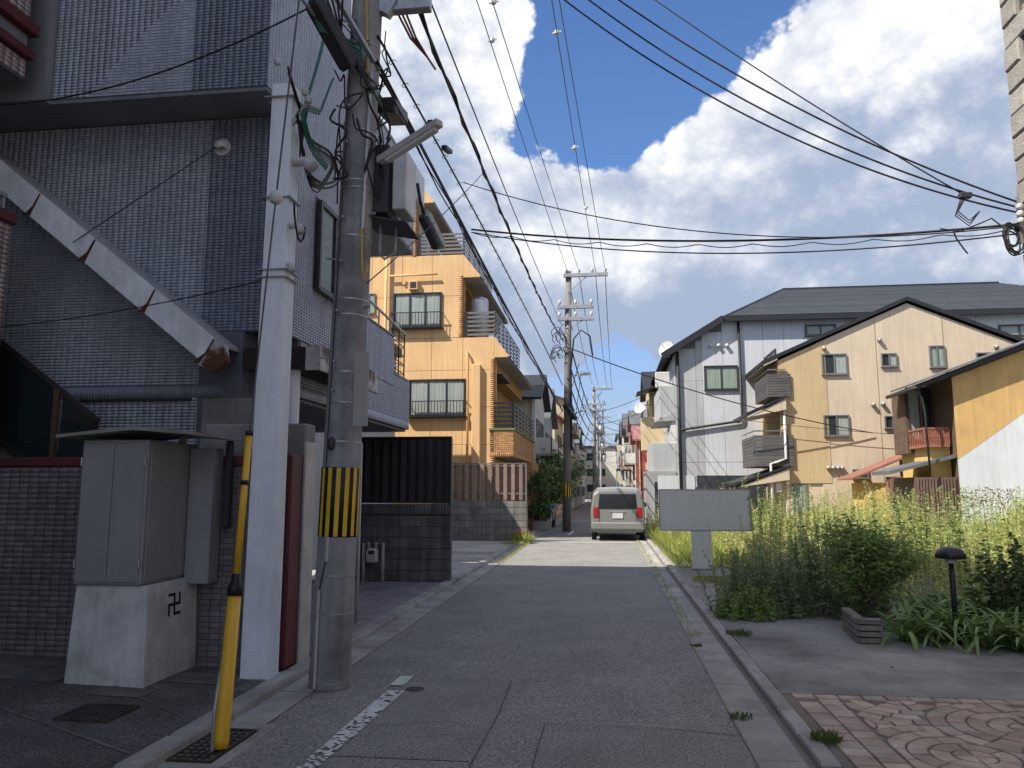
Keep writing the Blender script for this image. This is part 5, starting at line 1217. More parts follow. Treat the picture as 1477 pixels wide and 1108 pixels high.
# recessed first-floor facade facing the lot, railed balcony, lean-to porch
b0 = ony(1316,640,HY+1.4).x
MB().box(hx0-.9,hx0+.01,HY+1.75,HY+3.0,2.9,hz(hx0)-.35).build('upper_facade', brownwood, wh)
window(wh, (hx0-.85,HY+1.748,3.35), XA, ZA, .84, 1.9, M('brown_frame',(.075,.05,.04),.6,.2,4), curtain_w, .05, 2, .07, (0,.6))
z0b, z1b = hp(1340,640).z, hp(1340,617).z
bb0, bb1 = b0, hx0-.1
MB().box(bb0,bb1,HY+.3,HY+1.7,z0b-.10,z0b).build('balcony_floor', redwood, wh)
m = MB()
for k in range(14):
    x = bb0+(bb1-bb0)*k/13; m.box(x-.02,x+.02,HY+.30,HY+.34,z0b,z1b)
for k in range(7): y = HY+.4+k*.2; m.box(bb0,bb0+.04,y-.02,y+.02,z0b,z1b)
m.bar((bb0,HY+.32,z1b),(bb1,HY+.32,z1b),.07).bar((bb0+.02,HY+.3,z1b),(bb0+.02,HY+1.7,z1b),.07).bar((bb0,HY+.32,(z0b+z1b)/2),(bb1,HY+.32,(z0b+z1b)/2),.05); m.build('balcony_railing', redwood, wh)
MB().box(bb0+.2,hx0-.02,HY+.5,HY+3.0,2.0,z0b-.102).build('porch_wall', M('yellow_render',(.66,.46,.16),.85,.1,2), wh)
pz = hp(1330,680).z
MB().prism([(hp(1285,683).x,HY+.1,pz-.1),(hx0+.0,HY+.1,pz+.45),(hx0,HY+.1,pz+.55),(hp(1285,683).x,HY+.1,pz+.02)], (0,1.8,0)).build('porch_roof', ktile, wh)
lean = []
xa_ = hp(1325,720).x
pieces(wh, 'corrugated_rib', corr_br, [(Vector((xa_+.06+i*.095, HY+.12, 1.05)), (.06,1.95,.04), XA, ZA) for i in range(int((hx0-xa_)/.095))], 300, .2)
MB().box(xa_,hx0-.01,HY+.15,HY+2.4,.04,2.05).build('shed_wall', corr_br, wh)
t = thing('red_roofed_shed', 'small shed with faded red corrugated roof beside the wooden house', 'shed', (13.0, HY+3, .04))
s0, s1 = hp(1225,700,31).x, hp(1325,700,31).x
MB().box(s0+.5,s1,30.9,32.4,.04,1.9).build('wall', M('yellow_render',(.66,.46,.16),.85,.1,2), t)
MB().prism([(s0,30.6,2.0),(s1+.4,30.6,3.2),(s1+.4,30.6,3.28),(s0,30.6,2.08)], (0,1.9,0)).build('roof', M('rusty_sheet',(.26,.12,.085),.8,.3,3), t)
pieces(t, 'corrugated_rib', corr_red, [(Vector((s0+1.35+i*.10, 30.83, 1.45)), (.065,1.35,.05), XA, ZA) for i in range(15)], 300, .2)
MB().box(s0+1.3,s0+2.9,30.85,30.9,.75,2.1).build('corrugated_panel', corr_red, t)
# ------------------------------------------------------------------ brick building at the right edge
kb = thing('brick_building', 'pale brick building with rough stone quoins where the street cables are fixed', 'building', (8, 4, .04))
kp = onx(1477,350,5.2); KX, KY = 5.2, kp.y
MB().box(KX+.03,14,-10,KY-.02,.04,9.2).build('wall', mortar, kb)
qd, bd_ = [], []
h = .30
for k in range(30):
    z = .05+k*h; w = .62 if k % 2 == 0 else .34
    qd.append((Vector((KX+.01, KY-w/2, z+h/2)), (w, h-.015, .07+.02*(k%3)), -YA, ZA))
    qd.append((Vector((KX+.28, KY, z+h/2)), (.5, h-.015, .07), -XA, ZA))
    for r in range(4):
        zz = z+(r+.5)*h/4; y = KY-w-.06-(.08 if r % 2 else 0)
        while y > KY-6.0:
            bd_.append((Vector((KX+.028, y-.085, zz)), (.165, h/4-.012, .03), -YA, ZA)); y -= .178
pieces(kb, 'quoin_stone', stone_q, qd, 300, .06)
random.Random(5).shuffle(bd_); cut = len(bd_)//16
pieces(kb, 'orange_brick', brick_o, bd_[:cut], 100, .05); pieces(kb, 'brick', brick_p, bd_[cut:], 300, .05)
br = thing('cable_bracket', 'cluster of white insulators and coiled cables on the brick building corner', 'cable bracket', (KX-.1, KY-.25, 5.1))
kc = onx(1470,312,KX-.12); 
for k in range(3): MB().lathe((kc.x,kc.y-.03,kc.z-.1+.09*k), [(.02,0),(.05,.015),(.035,.03),(.05,.045),(.02,.07)], 12).build('insulator', white_pl, br, smooth=True)
MB().bar((KX+.02,kc.y,kc.z-.15),(kc.x,kc.y,kc.z-.15),.04).bar((kc.x,kc.y,kc.z-.35),(kc.x,kc.y,kc.z+.25),.035).build('arm', galv, br)
m = MB(); R = random.Random(9)
for k in range(7):
    c = Vector((kc.x-.05+R.uniform(-.08,.05), kc.y+R.uniform(-.1,.1), kc.z-.25+R.uniform(-.08,.06))); r = R.uniform(.12,.20); n = 16; tl = R.uniform(-.5,.5)
    m.tube([c+Vector((r*.55*math.cos(a)*math.cos(tl), r*.55*math.cos(a)*math.sin(tl)+.03*math.sin(a), r*math.sin(a))) for a in [2*PI*i/n for i in range(n+1)]], .010, 5)
m.build('coiled_cable', cable_m, br)
# ------------------------------------------------------------------ poles further down the street
def far_pole(label, bx, by, h, tilt=0.0, r=.17, band=True, detail=True):
    t = thing('utility_pole', label, 'utility pole', (bx, by, 0), 'utility poles along the left kerb')
    X = lambda z: bx+tilt*z/h
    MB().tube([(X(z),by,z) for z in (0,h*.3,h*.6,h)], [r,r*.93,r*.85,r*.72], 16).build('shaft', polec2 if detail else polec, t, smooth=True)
    if band:
        MB().tube([(X(1.35),by,1.35),(X(1.95),by,1.95)], r*.985, 16).build('warning_band', black_pl, t, smooth=True)
        m = MB()
        for i in range(10):
            a = 2*PI*i/10; rr = r*.995
            m.quad(*[(X(1.6)+rr*math.cos(q), by+rr*math.sin(q), z) for q, z in ((a,1.36),(a+.28,1.36),(a+.28,1.94),(a,1.94))])
        m.build('yellow_stripe', yellow_st, t)
    arms = ((h-.22,-.2,1.62),(h-1.55,-.45,1.05),(h-2.05,-.45,1.05))
    for z, a, c in arms:
        MB().bbox(X(z)+a,X(z)+c,by-.22,by-.10,z-.075,z+.075,.008).build('cross_arm', galv, t)
        for k in range(4 if z > h-1 else 3):
            x = X(z)+a+.1+(c-a-.2)*k/(3 if z > h-1 else 2); MB().lathe((x,by-.16,z+.07), [(.03,0),(.03,.05),(.075,.08),(.05,.12),(.075,.16),(.03,.22)], 8).build('insulator', white_pl, t, smooth=True)
    MB().bar((X(h-.9),by-.15,h-.95),(X(h)+.75,by-.15,h-.28),.035).bar((X(h-2.4),by-.15,h-2.5),(X(h)+.6,by-.15,h-2.1),.03).build('brace', galv, t)
    if detail:
        m = MB()
        for k in range(3): m.tube([(X(h-2.5)+.1,by-.25,h-4.2+k*.1),(X(h)+.20,by-.3,h-2.9),(X(h)+.5,by-.3,h-2.55),(X(h)+.85,by-.25,h-2.8),(X(h)+.95,by-.2,h-3.6)], .03, 6)
        m.tube([(X(5)+.15,by-.25,z+.0) for z in (3.2,4.2,5.0,6.4)], .05, 6); m.build('riser_cable', cable_m, t)
        R = random.Random(int(by)); m = MB()
        for k in range(14):
            c = Vector((X(7.6)-.3+R.uniform(-.25,.25), by-.2, 7.5+R.uniform(-.6,.6))); rr = R.uniform(.12,.28)
            m.tube([c+Vector((rr*math.cos(a), R.uniform(-.1,.1), rr*math.sin(a))) for a in [PI*2*i/9 for i in range(7)]], .016, 5)
        m.build('cable_tangle', cable_m, t)
        closure((X(5)-.05,by-.35,5.0),(X(5)+.35,by-.6,4.4), .11, darksteel, t); closure((X(5)+.5,by-.3,6.25),(X(5)+.95,by-.3,6.3), .07, galv, t)
        MB().bar((X(5),by-.1,6.2),(X(5)+1.0,by-.1,6.25),.04).bar((X(4.6),by-.2,4.55),(X(4.6)+.95,by-.6,4.85),.05).build('lamp_arm', galv, t)
    else:
        MB().lathe((X(h-3.6)+.55,by,h-4.2), [(.22,0),(.27,.04),(.27,.75),(.22,.82),(.06,.88)], 14).build('transformer', galv, t, smooth=True); MB().bar((X(h-3)-.1,by,h-3.2),(X(h-3)+.8,by,h-3.2),.07).build('hanger', galv, t)
        m = MB(); R = random.Random(int(by))
        for k in range(6): m.tube([(X(h)+R.uniform(-.2,.9),by-.2,h-R.uniform(.2,5)) for q in range(4)], .02, 5)
        m.build('cable_tangle', cable_m, t)
    return t
P2 = onz(817,767); H2 = 10.6
far_pole('striped concrete pole with three crossarms beside the street tree', P2.x, P2.y+.17, H2, .18)
far_pole('pale pole with a cylindrical transformer beyond the striped pole', -1.15, 66, 10.4, .1, detail=False, band=False)
far_pole('slim pole beyond the transformer pole', -1.2, 92, 10.4, .1, detail=False, band=False)
far_pole('most distant pole before the closing office block', -1.1, 120, 10.2, .1, detail=False, band=False)
# ------------------------------------------------------------------ overhead lines
def proj(p):
    v = Vector(p)-CAMP; t = v.dot(_f); return PCX+FOC*v.dot(_r)/t, PCY-FOC*v.dot(_u)/t
def fit(p, q, px, py):
    best = (1e9, 0)
    for i in range(-10, 120):
        s = i*.03; d = min((proj(c)[0]-px)**2+(proj(c)[1]-py)**2 for c in cable(p, q, s, 60)); best = min(best, (d, s))
    return best[1]
GA = 'overhead cables along the street'; GC = 'cables crossing the street'
def wire(name, label, pts, r, group, mat=cable_m, n=6, parts=()):
    o = MB().tube(pts, r, n).build(name, mat, None, smooth=True); tag(o, label, 'cable', group); return o
yb = P2.y; top2 = H2-.02
def beyond(a, q, k): return q + (a-q)*k
# high-voltage lines to the top crossarm
for i, (px, tx) in enumerate(((690,-.05),(712,.42),(797,1.1),(808,1.5))):
    q = Vector((P2.x+.18+tx, yb, H2+.0)); a = ony(px, 0, 13.0); p = beyond(a, q, 1.5)
    wire('high_voltage_line', ('bare high voltage line meeting the top crossarm at the pole head','second bare high voltage line from the pole head','bare high voltage line next to the outer crossarm tip','bare high voltage line at the outer crossarm tip')[i], cable(p, q, .12, 24), .010, 'bare high voltage lines', wire_m)
for k, (px, py, Y_) in enumerate(((710,58,14.5),(803,47,14.5),(829,213,18.0),(845,300,23.0),(712,3,13.2))):
    c = ony(px, py, Y_); o = MB().bar(c+Vector((-.09,0,-.02)), c+Vector((.09,0,.02)), .03).lathe(c-ZA*.06, [(.02,0),(.05,.03),(.05,.09),(.02,.12)], 8).build('line_spacer', white_pl)
    tag(o, 'small white spacer clamped on the high voltage lines', 'spacer', 'line spacers')
for X_ in (-.05,.42,1.1,1.5):
    wire('high_voltage_line', 'bare high voltage line running on beyond the striped pole', cable((P2.x+.18+X_,yb,H2), (-1.05+X_,65.9,10.4), .6), .016, 'far high voltage lines', wire_m)
# black low-voltage bundles from the near pole to the striped pole
A1 = ony(592,-14,6.7); B1 = Vector((P2.x-.05,yb,ony(815,492,yb).z))
s1_ = fit(A1, B1, 703, 263); c1 = cable(A1, B1, s1_, 40)
wire('low_voltage_bundle', 'thick black twisted cable sagging from near pole to the striped pole', c1, .019, GA)
wire('low_voltage_strand', 'thin blue black strand wound along the thick twisted cable', [p+Vector((.03*math.sin(i*1.3),0,.035*math.cos(i*1.3))) for i, p in enumerate(cable(A1, B1, s1_, 70))], .012, GA)
A2 = ony(543,88,6.45); B2_ = Vector((P2.x-.1,yb,ony(815,592,yb).z)); s2_ = fit(A2, B2_, 670, 325); c2_ = cable(A2, B2_, s2_, 40)
wire('communication_bundle', 'black communication bundle leaving the dark closure on the near pole', c2_, .021, GA)
for k in range(3):
    wire('communication_wire', 'thin drop wire lashed beside the communication bundle', [p+Vector((.05*k-.05,0,.05*math.sin(i*.9+k*2)-.05*k)) for i, p in enumerate(cable(A2, B2_, s2_+.06*k, 46))], .009, 'thin lashed drop wires')
A3 = ony(545,52,6.45); B3 = Vector((P2.x-.1,yb,ony(815,556,yb).z)); s3_ = fit(A3, B3, 668, 262)
wire('spiral_hung_cable', 'cable hung in spiral rings above the communication bundle', cable(A3, B3, s3_, 40), .013, GA)
m = MB()
for i, p in enumerate(cable(A3, B3, s3_, 52)):
    if i in (0, 52): continue
    n = 7; m.tube([p+Vector((.036*math.cos(2*PI*j/n), .02*math.sin(2*PI*j/n), .036*math.sin(2*PI*j/n))) for j in range(n)], .004, 4)
tag(m.build('cable_rings', cable_m, kind='stuff'), 'row of small hanger rings along the spiral hung cable', 'cable rings', GA)
A4 = ony(612,-20,6.8); B4 = Vector((P2.x-.1,yb,ony(815,470,yb).z)); wire('earth_wire', 'thin straight earth wire running above the thick twisted cable', cable(A4, B4, .1, 20), .010, GA, wire_m)
m = MB()
for k in range(3): m.tube([ony(570+k*5,-6,6.6), ony(574+k*6,20,6.6), ony(592+k*4,55,6.7), ony(616,82,6.9), ony(628,100,7.2)], .011, 6)
tag(m.build('jumper_cable', cable_r), 'red brown jumper cables looping from the near pole arm', 'cable', GA)
for k, (px, py, Y_, l) in enumerate(((640,212,8.4,.28),(585,255,8.2,.3),(620,176,7.6,.22))):
    c = ony(px,py,Y_); 
    o = closure(c, c+Vector((.02,l,.06)), .035, darksteel, None, 'splice_sleeve'); tag(o, 'small dark splice sleeve on the communication cables', 'splice', 'splice sleeves')
ac = thing('cable_closure', 'long grey cable closure hanging before the orange house terrace', 'cable closure', tuple(ony(622,330,11)))
closure(ony(612,308,10.5), ony(636,356,11.2), .085, M('closure_grey',(.42,.42,.42),.5,.15,4), ac, 'shell'); closure(ony(608,312,10.45), ony(629,358,11.1), .055, darksteel, ac, 'clamp_bar')
MB().tube([ony(602,265,10.4), ony(606,290,10.4), ony(612,310,10.5)], .025, 6).build('cable_tail', cable_m, ac)
wire('service_drop', 'thin service drop from the grey utility pole towards the orange house', cable(ony(530,408,6.5), ony(700,246,12.6), .05, 12), .006, GC)
wire('long_service_drop', 'long black drop cable crossing behind the sign towards the tan house', cable((P2.x,yb-.1,ony(817,500,yb).z), tp_(1258,625)-YA*.1, .35, 24), .022, GC)
wire('wall_drop', 'thin drop wire running across the tan house wall', cable(tp_(1080,608)-YA*.3, tp_(1300,628)-YA*.3, .05, 10), .012, GC)
# cables to the brick building
E0 = kc
def xwire(name, lab, px, py, Y_, mpx, mpy, dz, r):
    a = ony(px, py, Y_); b_ = E0+Vector((-.02,0,dz)); return wire(name, lab, cable(a, b_, fit(a, b_, mpx, mpy), 40), r, GC)
xwire('crossing_cable', 'upper thin cable crossing the street to the brick building corner', 668, 263, 11.5, 950, 327, -.12, .008)
a_ = ony(680,331,12.5); b_ = E0+Vector((-.02,0,-.10)); s_ = fit(a_, b_, 1060, 346)
wire('crossing_bundle', 'thick black cable crossing the street low to the brick building corner', cable(a_, b_, s_, 40), .016, GC)
lw = []
for i, p in enumerate(cable(a_, b_, s_, 96)): lw.append(p - ZA*(.05+.05*abs(math.sin(i*.33))))
wire('crossing_lashing', 'thin looping lashing wire under the thick crossing cable', lw, .007, GC)
wire('crossing_messenger', 'slack messenger wire below the thick crossing cable', cable(a_-ZA*.05, b_-ZA*.12, s_+.10, 40), .010, GC)
for k, (px, mx_, my_) in enumerate(((878,1100,178),(905,1110,160),(932,1120,143))):
    a = ony(px, -4, 10.5); b_ = E0+Vector((-.02,0,.05+.07*k)); p = beyond(a, b_, 1.4)
    wire('feeder_cable', ('lowest','middle','uppermost')[k]+' of three parallel black feeder cables reaching the brick building', cable(p, b_, fit(p, b_, mx_, my_), 40), .012, 'three parallel feeder cables')
p = ony(950,-4,10.6); q = ony(1385,278,9.6); wire('feeder_messenger', 'thin support wire above the three feeder cables', cable(beyond(p, q, 1.3), q, .12, 24), .009, GC)
c = ony(1392,283,9.5); tag(MB().bbox(c.x-.07,c.x+.07,c.y-.04,c.y+.04,c.z-.03,c.z+.04,.01).build('cable_clamp', darksteel), 'dark clamp joining the feeder cables near the brick corner', 'clamp')
m = MB(); 
for k in range(3): m.tube([ony(1392-k*3,286,9.5), ony(1382-k*2,305+k*3,9.5), ony(1398,318+k*4,9.5), ony(1413,305,9.45)], .008, 5)
m.tube([ony(1374,330,9.6), ony(1380,345,9.6), ony(1391,360,9.6), ony(1396,366,9.6)], .010, 5); m.tube([ony(1356,330,9.7), ony(1385,334,9.6), ony(1415,322,9.5), ony(1430,315,9.4), ony(1450,330,9.3)], .009, 5)
tag(m.build('loose_cable_end', cable_m), 'loose cable loops dangling near the brick building corner', 'cable', GC)
# tangle of service drops beyond the striped pole
R = random.Random(21)
for k in range(16):
    y0 = R.uniform(yb, 92); y1 = y0+R.uniform(6,30); sd = R.choice((-1,1,1)); z0 = R.uniform(5,8.5)
    wire('far_service_drop', 'thin service drop among the distant houses', cable((-1.3,y0,z0), (2.2 if sd > 0 else -3.2, y1, R.uniform(4.5,7)), R.uniform(.2,.7), 10), .018, 'distant service drops', n=4)
for k in range(5):
    wire('far_bundle', 'black bundle running on between the distant poles', cable((P2.x-.1+.1*k,yb,5.0+k*.55), (-1.2+.1*k,66,5.2+k*.6), .7, 16), .03, 'distant cable bundles', n=5); wire('far_bundle', 'black bundle running on between the most distant poles', cable((-1.2+.1*k,66,5.2+k*.6), (-1.2+.1*k,92,5.2+k*.6), .5, 12), .03, 'most distant cable bundles', n=5)
for zt, y1, x1 in ((8.2,46.5,3.0),(7.2,47,2.8),(6.6,57,2.2),(6.0,64,2.2)):
    wire('street_crossing_drop', 'thin wire slung across the street to the right hand houses', cable((-1.4,66,zt), (x1,y1,zt-.6), .3, 14), .02, 'drops slung across the far street', n=4)
# ------------------------------------------------------------------ parked van, seen from behind
VX, VY = .30, 25.45
vn = thing('parked_van', 'grey van standing in the street beyond the sunlit stretch', 'van', (VX, VY+2, 0))
def vring(y, zt, hw_b, hw_m, hw_t, zb=.28):
    zm = min(.95, zt-.12); return [(VX-hw_b,y,zb),(VX-hw_m,y,zb+.18),(VX-hw_m-.01,y,zm),(VX-hw_t-.04,y,max(zm+.02,zt-.16)),(VX-hw_t+.10,y,zt-.03),(VX,y,zt),(VX+hw_t-.10,y,zt-.03),(VX+hw_t+.04,y,max(zm+.02,zt-.16)),(VX+hw_m+.01,y,zm),(VX+hw_m,y,zb+.18),(VX+hw_b,y,zb)]
st_ = [vring(VY+.02,1.60,.76,.83,.72), vring(VY+.10,1.68,.80,.865,.75), vring(VY+.5,1.74,.82,.875,.76), vring(VY+2.4,1.74,.82,.88,.77), vring(VY+3.0,1.66,.82,.88,.74), vring(VY+3.5,1.15,.82,.875,.74), vring(VY+4.1,1.0,.80,.86,.74), vring(VY+4.3,.85,.74,.80,.66)]
m = MB(); n = 11; vs = sum(st_, []); fs = [tuple(range(n))[::-1], tuple((len(st_)-1)*n+i for i in range(n))]
for r in range(len(st_)-1):
    for i in range(n): fs.append((r*n+i, r*n+(i+1)%n, (r+1)*n+(i+1)%n, (r+1)*n+i))
m.add(vs, fs); body = m.build('body', vanpaint, vn)
bv = body.modifiers.new('bevel', 'BEVEL'); bv.width = .03; bv.segments = 2; bv.limit_method = 'ANGLE'
m = MB().prism([(VX-.63,VY+.012,1.02),(VX+.63,VY+.012,1.02),(VX+.58,VY+.012,1.50),(VX-.58,VY+.012,1.50)], (0,.012,0)); m.build('rear_window', vanglass, vn)
MB().bar((VX-.05,VY+.0,1.06),(VX+.40,VY+.0,1.16),.012,.02).build('rear_wiper', black_pl, vn)
MB().bbox(VX-.86,VX+.86,VY-.07,VY+.15,.36,.60,.04).build('bumper', vanpaint, vn)
for s in (-1,1): MB().bbox(VX+s*.70-.085,VX+s*.70+.085,VY+.0,VY+.06,.74,1.08,.02).build('tail_lamp', lamp_red, vn)
m = MB()
for s in (-1,1): m.box(VX+s*.60-.004,VX+s*.60+.004,VY+.002,VY+.022,.62,1.0)
m.build('tailgate_seam', black_pl, vn)
MB().bbox(VX-.17,VX+.17,VY-.002,VY+.012,.72,.89,.004).build('number_plate', white_pl, vn); MB().bbox(VX-.25,VX+.25,VY-.004,VY+.014,.91,.945,.004).build('plate_trim', galv, vn)
for s in (-1,1):
    MB().prism([(VX+s*.80,VY+.45,1.02),(VX+s*.80,VY+3.1,1.02),(VX+s*.77,VY+2.7,1.46),(VX+s*.77,VY+.5,1.50)], (s*.075,0,0)).build('side_window', vanglass, vn)
    for y in (VY+.75, VY+3.45):
        w = MB(); w.tube([(VX+s*.70,y,.30),(VX+s*.86,y,.30)], .30, 20); ty = w.build('tyre', rubber, vn, smooth=False); MB().tube([(VX+s*.80,y,.30),(VX+s*.868,y,.30)], .19, 16).build('rim', galv, ty)
    MB().bbox(VX+s*.98-.08,VX+s*.98+.08,VY+2.9,VY+3.0,1.02,1.20,.02).bar((VX+s*.86,VY+2.98,1.05),(VX+s*.94,VY+2.96,1.08),.03).build('mirror', vanpaint, vn)
# ------------------------------------------------------------------ blank notice board on the lot
SY = 16.25
g0, g1 = ony(951,707,SY), ony(1083,765,SY); l0, l1 = ony(997,765,SY), ony(1028,825,SY)
sg = thing('notice_board', 'blank grey notice board on a broad post at the lot edge', 'sign', ((l0.x+l1.x)/2, SY, .04))
MB().bbox(g0.x,g1.x,SY-.02,SY+.02,g1.z,g0.z,.006).build('board', signgrey, sg)
m = MB()
for xa, xb, za, zb in ((g0.x-.012,g1.x+.012,g0.z,g0.z+.02),(g0.x-.012,g1.x+.012,g1.z-.02,g1.z),(g0.x-.02,g0.x,g1.z,g0.z),(g1.x,g1.x+.02,g1.z,g0.z)): m.box(xa,xb,SY-.026,SY+.022,za,zb)
m.build('frame', galv, sg)
for bx in (l0.x+.06,l1.x-.06):
    for bz in (g1.z+.1,g0.z-.1): MB().tube([(bx,SY-.02,bz),(bx,SY-.03,bz)], .014, 8).build('bolt', galv, sg)
MB().bbox(l0.x,l1.x,SY-.018,SY+.016,.06,g1.z-.003,.006).build('lower_panel', signgrey, sg)
for x in (l0.x+.06,l1.x-.06): MB().bar((x,SY+.05,-.05),(x,SY+.05,g0.z-.05),.05).build('post', galv, sg)
# ------------------------------------------------------------------ bicycle by the hedge
bk = thing('bicycle', 'bicycle leaning by the hedge beside the striped pole', 'bicycle', (-2.35, 33.6, .04))
for y in (33.1, 34.15):
    n = 20; MB().tube([(-2.35,y+.32*math.cos(2*PI*i/n),.36+.32*math.sin(2*PI*i/n)) for i in range(n+1)], .02, 6).build('wheel', rubber, bk)
MB().tube([(-2.35,33.1,.36),(-2.35,33.45,.85),(-2.35,33.95,.80),(-2.35,33.6,.36),(-2.35,33.45,.85)], .018, 6).tube([(-2.35,33.1,.36),(-2.35,33.6,.36)], .015, 6).tube([(-2.35,34.15,.36),(-2.35,33.92,1.0)], .018, 6).build('frame', galv, bk)
MB().bbox(-2.42,-2.28,33.3,33.52,.88,.94,.02).build('saddle', black_pl, bk); MB().tube([(-2.62,33.95,1.0),(-2.35,33.92,1.02),(-2.08,33.95,1.0)], .014, 6).build('handlebar', galv, bk); MB().box(-2.52,-2.18,34.1,34.4,.75,.98).build('basket', galv, bk)
t = thing('planter_box', 'low wooden planter box under the clipped hedge', 'planter', (-2.75, 31.8, .04)); MB().box(-3.0,-2.45,30.9,32.8,.04,.42).build('box', concrete, t); MB().bbox(-3.03,-2.42,30.87,32.83,.40,.45,.01).build('rim', brownwood, t)
for k, (x, y, hh) in enumerate(((-2.9,37.0,1.6),(-2.85,40.0,1.5))):
    t = thing('garden_wall', ('pale block wall beside the bicycle','pale panelled wall beyond the striped pole')[k], 'wall', (x,y,.04)); MB().box(x-.12,x,y-1.4,y+1.4,.04,hh).build('wall', whitewall, t); MB().bbox(x-.15,x+.03,y-1.43,y+1.43,hh+.002,hh+.07,.01).build('coping', concrete, t)
# ------------------------------------------------------------------ vegetation
def leaf_quads(P, Dr, L, Wd, droop, up=None, rng=RNG):
    """bent leaf blades: base P (n,3), unit direction Dr, length L, width Wd, droop; 6 verts and 2 quads each."""
    n = len(P); r = rng.normal(size=(n,3)); side = np.cross(Dr, r); side /= np.linalg.norm(side, axis=1, keepdims=True)+1e-9
    L = L[:,None]; Wd = Wd[:,None]; dz = np.zeros((n,3)); dz[:,2] = 1
    mid = P + Dr*L*.5 - dz*(droop*.25)[:,None]*L; tip = P + Dr*L - dz*droop[:,None]*L
    V = np.stack([P-side*Wd*.25, P+side*Wd*.25, mid-side*Wd*.5, mid+side*Wd*.5, tip-side*Wd*.08, tip+side*Wd*.08], 1).reshape(-1,3)
    b = (np.arange(n)*6)[:,None]; F = np.concatenate([b+np.array([[0,1,3,2]]), b+np.array([[2,3,5,4]])], 0)
    return V, F
def merge(lst):
    Vs, Fs, k = [], [], 0
    for V, F in lst: Vs.append(V); Fs.append(F+k); k += len(V)
    return np.concatenate(Vs), np.concatenate(Fs)
def stems_mesh(base, top, w):
    n = len(base); d = np.zeros((n,3)); a = RNG.uniform(0, PI, n); d[:,0] = np.cos(a); d[:,1] = np.sin(a); e = np.stack([-d[:,1], d[:,0], d[:,2]], 1)
    Vs, Fs = [], []
    for q in (d, e):
        V = np.stack([base-q*w, base+q*w, top+q*w*.4, top-q*w*.4], 1).reshape(-1,3); F = (np.arange(n)*4)[:,None]+np.array([[0,1,2,3]]); Vs.append((V, F))
    return merge(Vs)
def weed_patch(name, xy, h, per_m, ll, lw, leafmat, label, cat, kind='stuff', up=.55, base0=.12, lean=.10, plume=0.0, parent=None, zfun=lotz, stem_w=.006):
    n = len(xy); z = np.array([zfun(x, y) for x, y in xy]); base = np.column_stack([xy, z]); top = base + np.column_stack([RNG.normal(0, lean, n)*h, RNG.normal(0, lean, n)*h, h])
    root = None
    sv, sf = stems_mesh(base, top, stem_w)
    cnt = (h*per_m).astype(int)+3; idx = np.repeat(np.arange(n), cnt); t = base0 + (1-base0)*RNG.random(len(idx))**.85
    P = base[idx] + (top-base)[idx]*t[:,None]; a = RNG.uniform(0, 2*PI, len(idx)); el = RNG.normal(up, .25, len(idx))
    D = np.column_stack([np.cos(a)*np.cos(el), np.sin(a)*np.cos(el), np.sin(el)]); sz = (1.15-.75*t)*RNG.uniform(.6,1.25,len(idx))
    V, F = leaf_quads(P, D, ll*sz, lw*(.6+.5*sz)*RNG.uniform(.8,1.2,len(idx)), RNG.uniform(.05,.5,len(idx)))
    return (sv, sf), (V, F)
def emit(name, lst, mat, label=None, cat=None, kind=None, parent=None, group=None):
    V, F = merge(lst); o = npmesh(name, V, F, mat, parent, kind=kind)
    if label: tag(o, label, cat, group)
    return o
def scatter(n, x0, x1, y0, y1, dens):
    out = []
    while len(out) < n:
        x = RNG.uniform(x0, x1, n); y = RNG.uniform(y0, y1, n); k = RNG.random(n)
        for a, b_, c in zip(x, y, k):
            if a < .62*b_+1.5 and c < dens(a, b_): out.append((a, b_))
            if len(out) >= n: break
    return np.array(out)
def fbm(x, y): return .5+.25*math.sin(x*.9+1.3*math.sin(y*.5))+.25*math.sin(y*.8+1.7*math.sin(x*.6+1))
# tall yellow-green weeds over the lot (nobody could count them)
def dens(x, y):
    d = .08+1.15*fbm(x*1.3, y*1.2)**1.5
    if x < 2.7 and y < 16.6: d = 0
    if x < 3.8 and y < 12.6: d = 0
    if y < 10.9: d = 0
    if x < 1.6: d = 0
    if x < 2.5 and y < 24: d *= .15
    return d
xy = scatter(4600, 1.5, 21, 10.9, 31.5, dens)
hh = np.array([.38+1.05*fbm(x*1.5+3, y*1.2)**1.4 for x, y in xy])*RNG.uniform(.55,1.25,len(xy))
pk_ = onz(1235,800,.05)
for cx, cy, r, g_ in ((onz(1228,800,.05).x,onz(1228,800,.05).y,1.1,1.15),(onz(1262,785,.05).x,onz(1262,785,.05).y,1.3,.8),(onz(1390,790,.05).x,onz(1390,790,.05).y,1.2,.35),(onz(1100,775,.05).x,onz(1100,775,.05).y,1.3,.55)):
    hh *= 1+g_*np.exp(-((xy[:,0]-cx)**2+(xy[:,1]-cy)**2)/(r*r))
hh = np.clip(hh, .4, 2.5)
near = xy[:,1] < 17
s_a, l_a = weed_patch('w', xy, hh, 36, .135, .020, None, '', '')
pick = RNG.random(len(xy)) < .35
emit('tall_weeds', [l_a], leaf_weed, 'tall yellow green weeds overgrowing the vacant lot', 'weeds', 'stuff')
emit('weed_stems', [s_a], stem_m, 'thin stalks of the tall weeds on the vacant lot', 'weed stalks', 'stuff')
xy2 = scatter(900, 1.5, 19, 11.5, 30, lambda x, y: dens(x, y)*(1.1-fbm(x+5, y)))
s_b, l_b = weed_patch('w', xy2, RNG.uniform(.4,1.7,len(xy2)), 26, .15, .026, None, '', '', up=.4)
emit('broadleaf_weeds', [l_b], leaf_weed2, 'greener leafy weeds mixed between the tall yellow weeds', 'weeds', 'stuff')
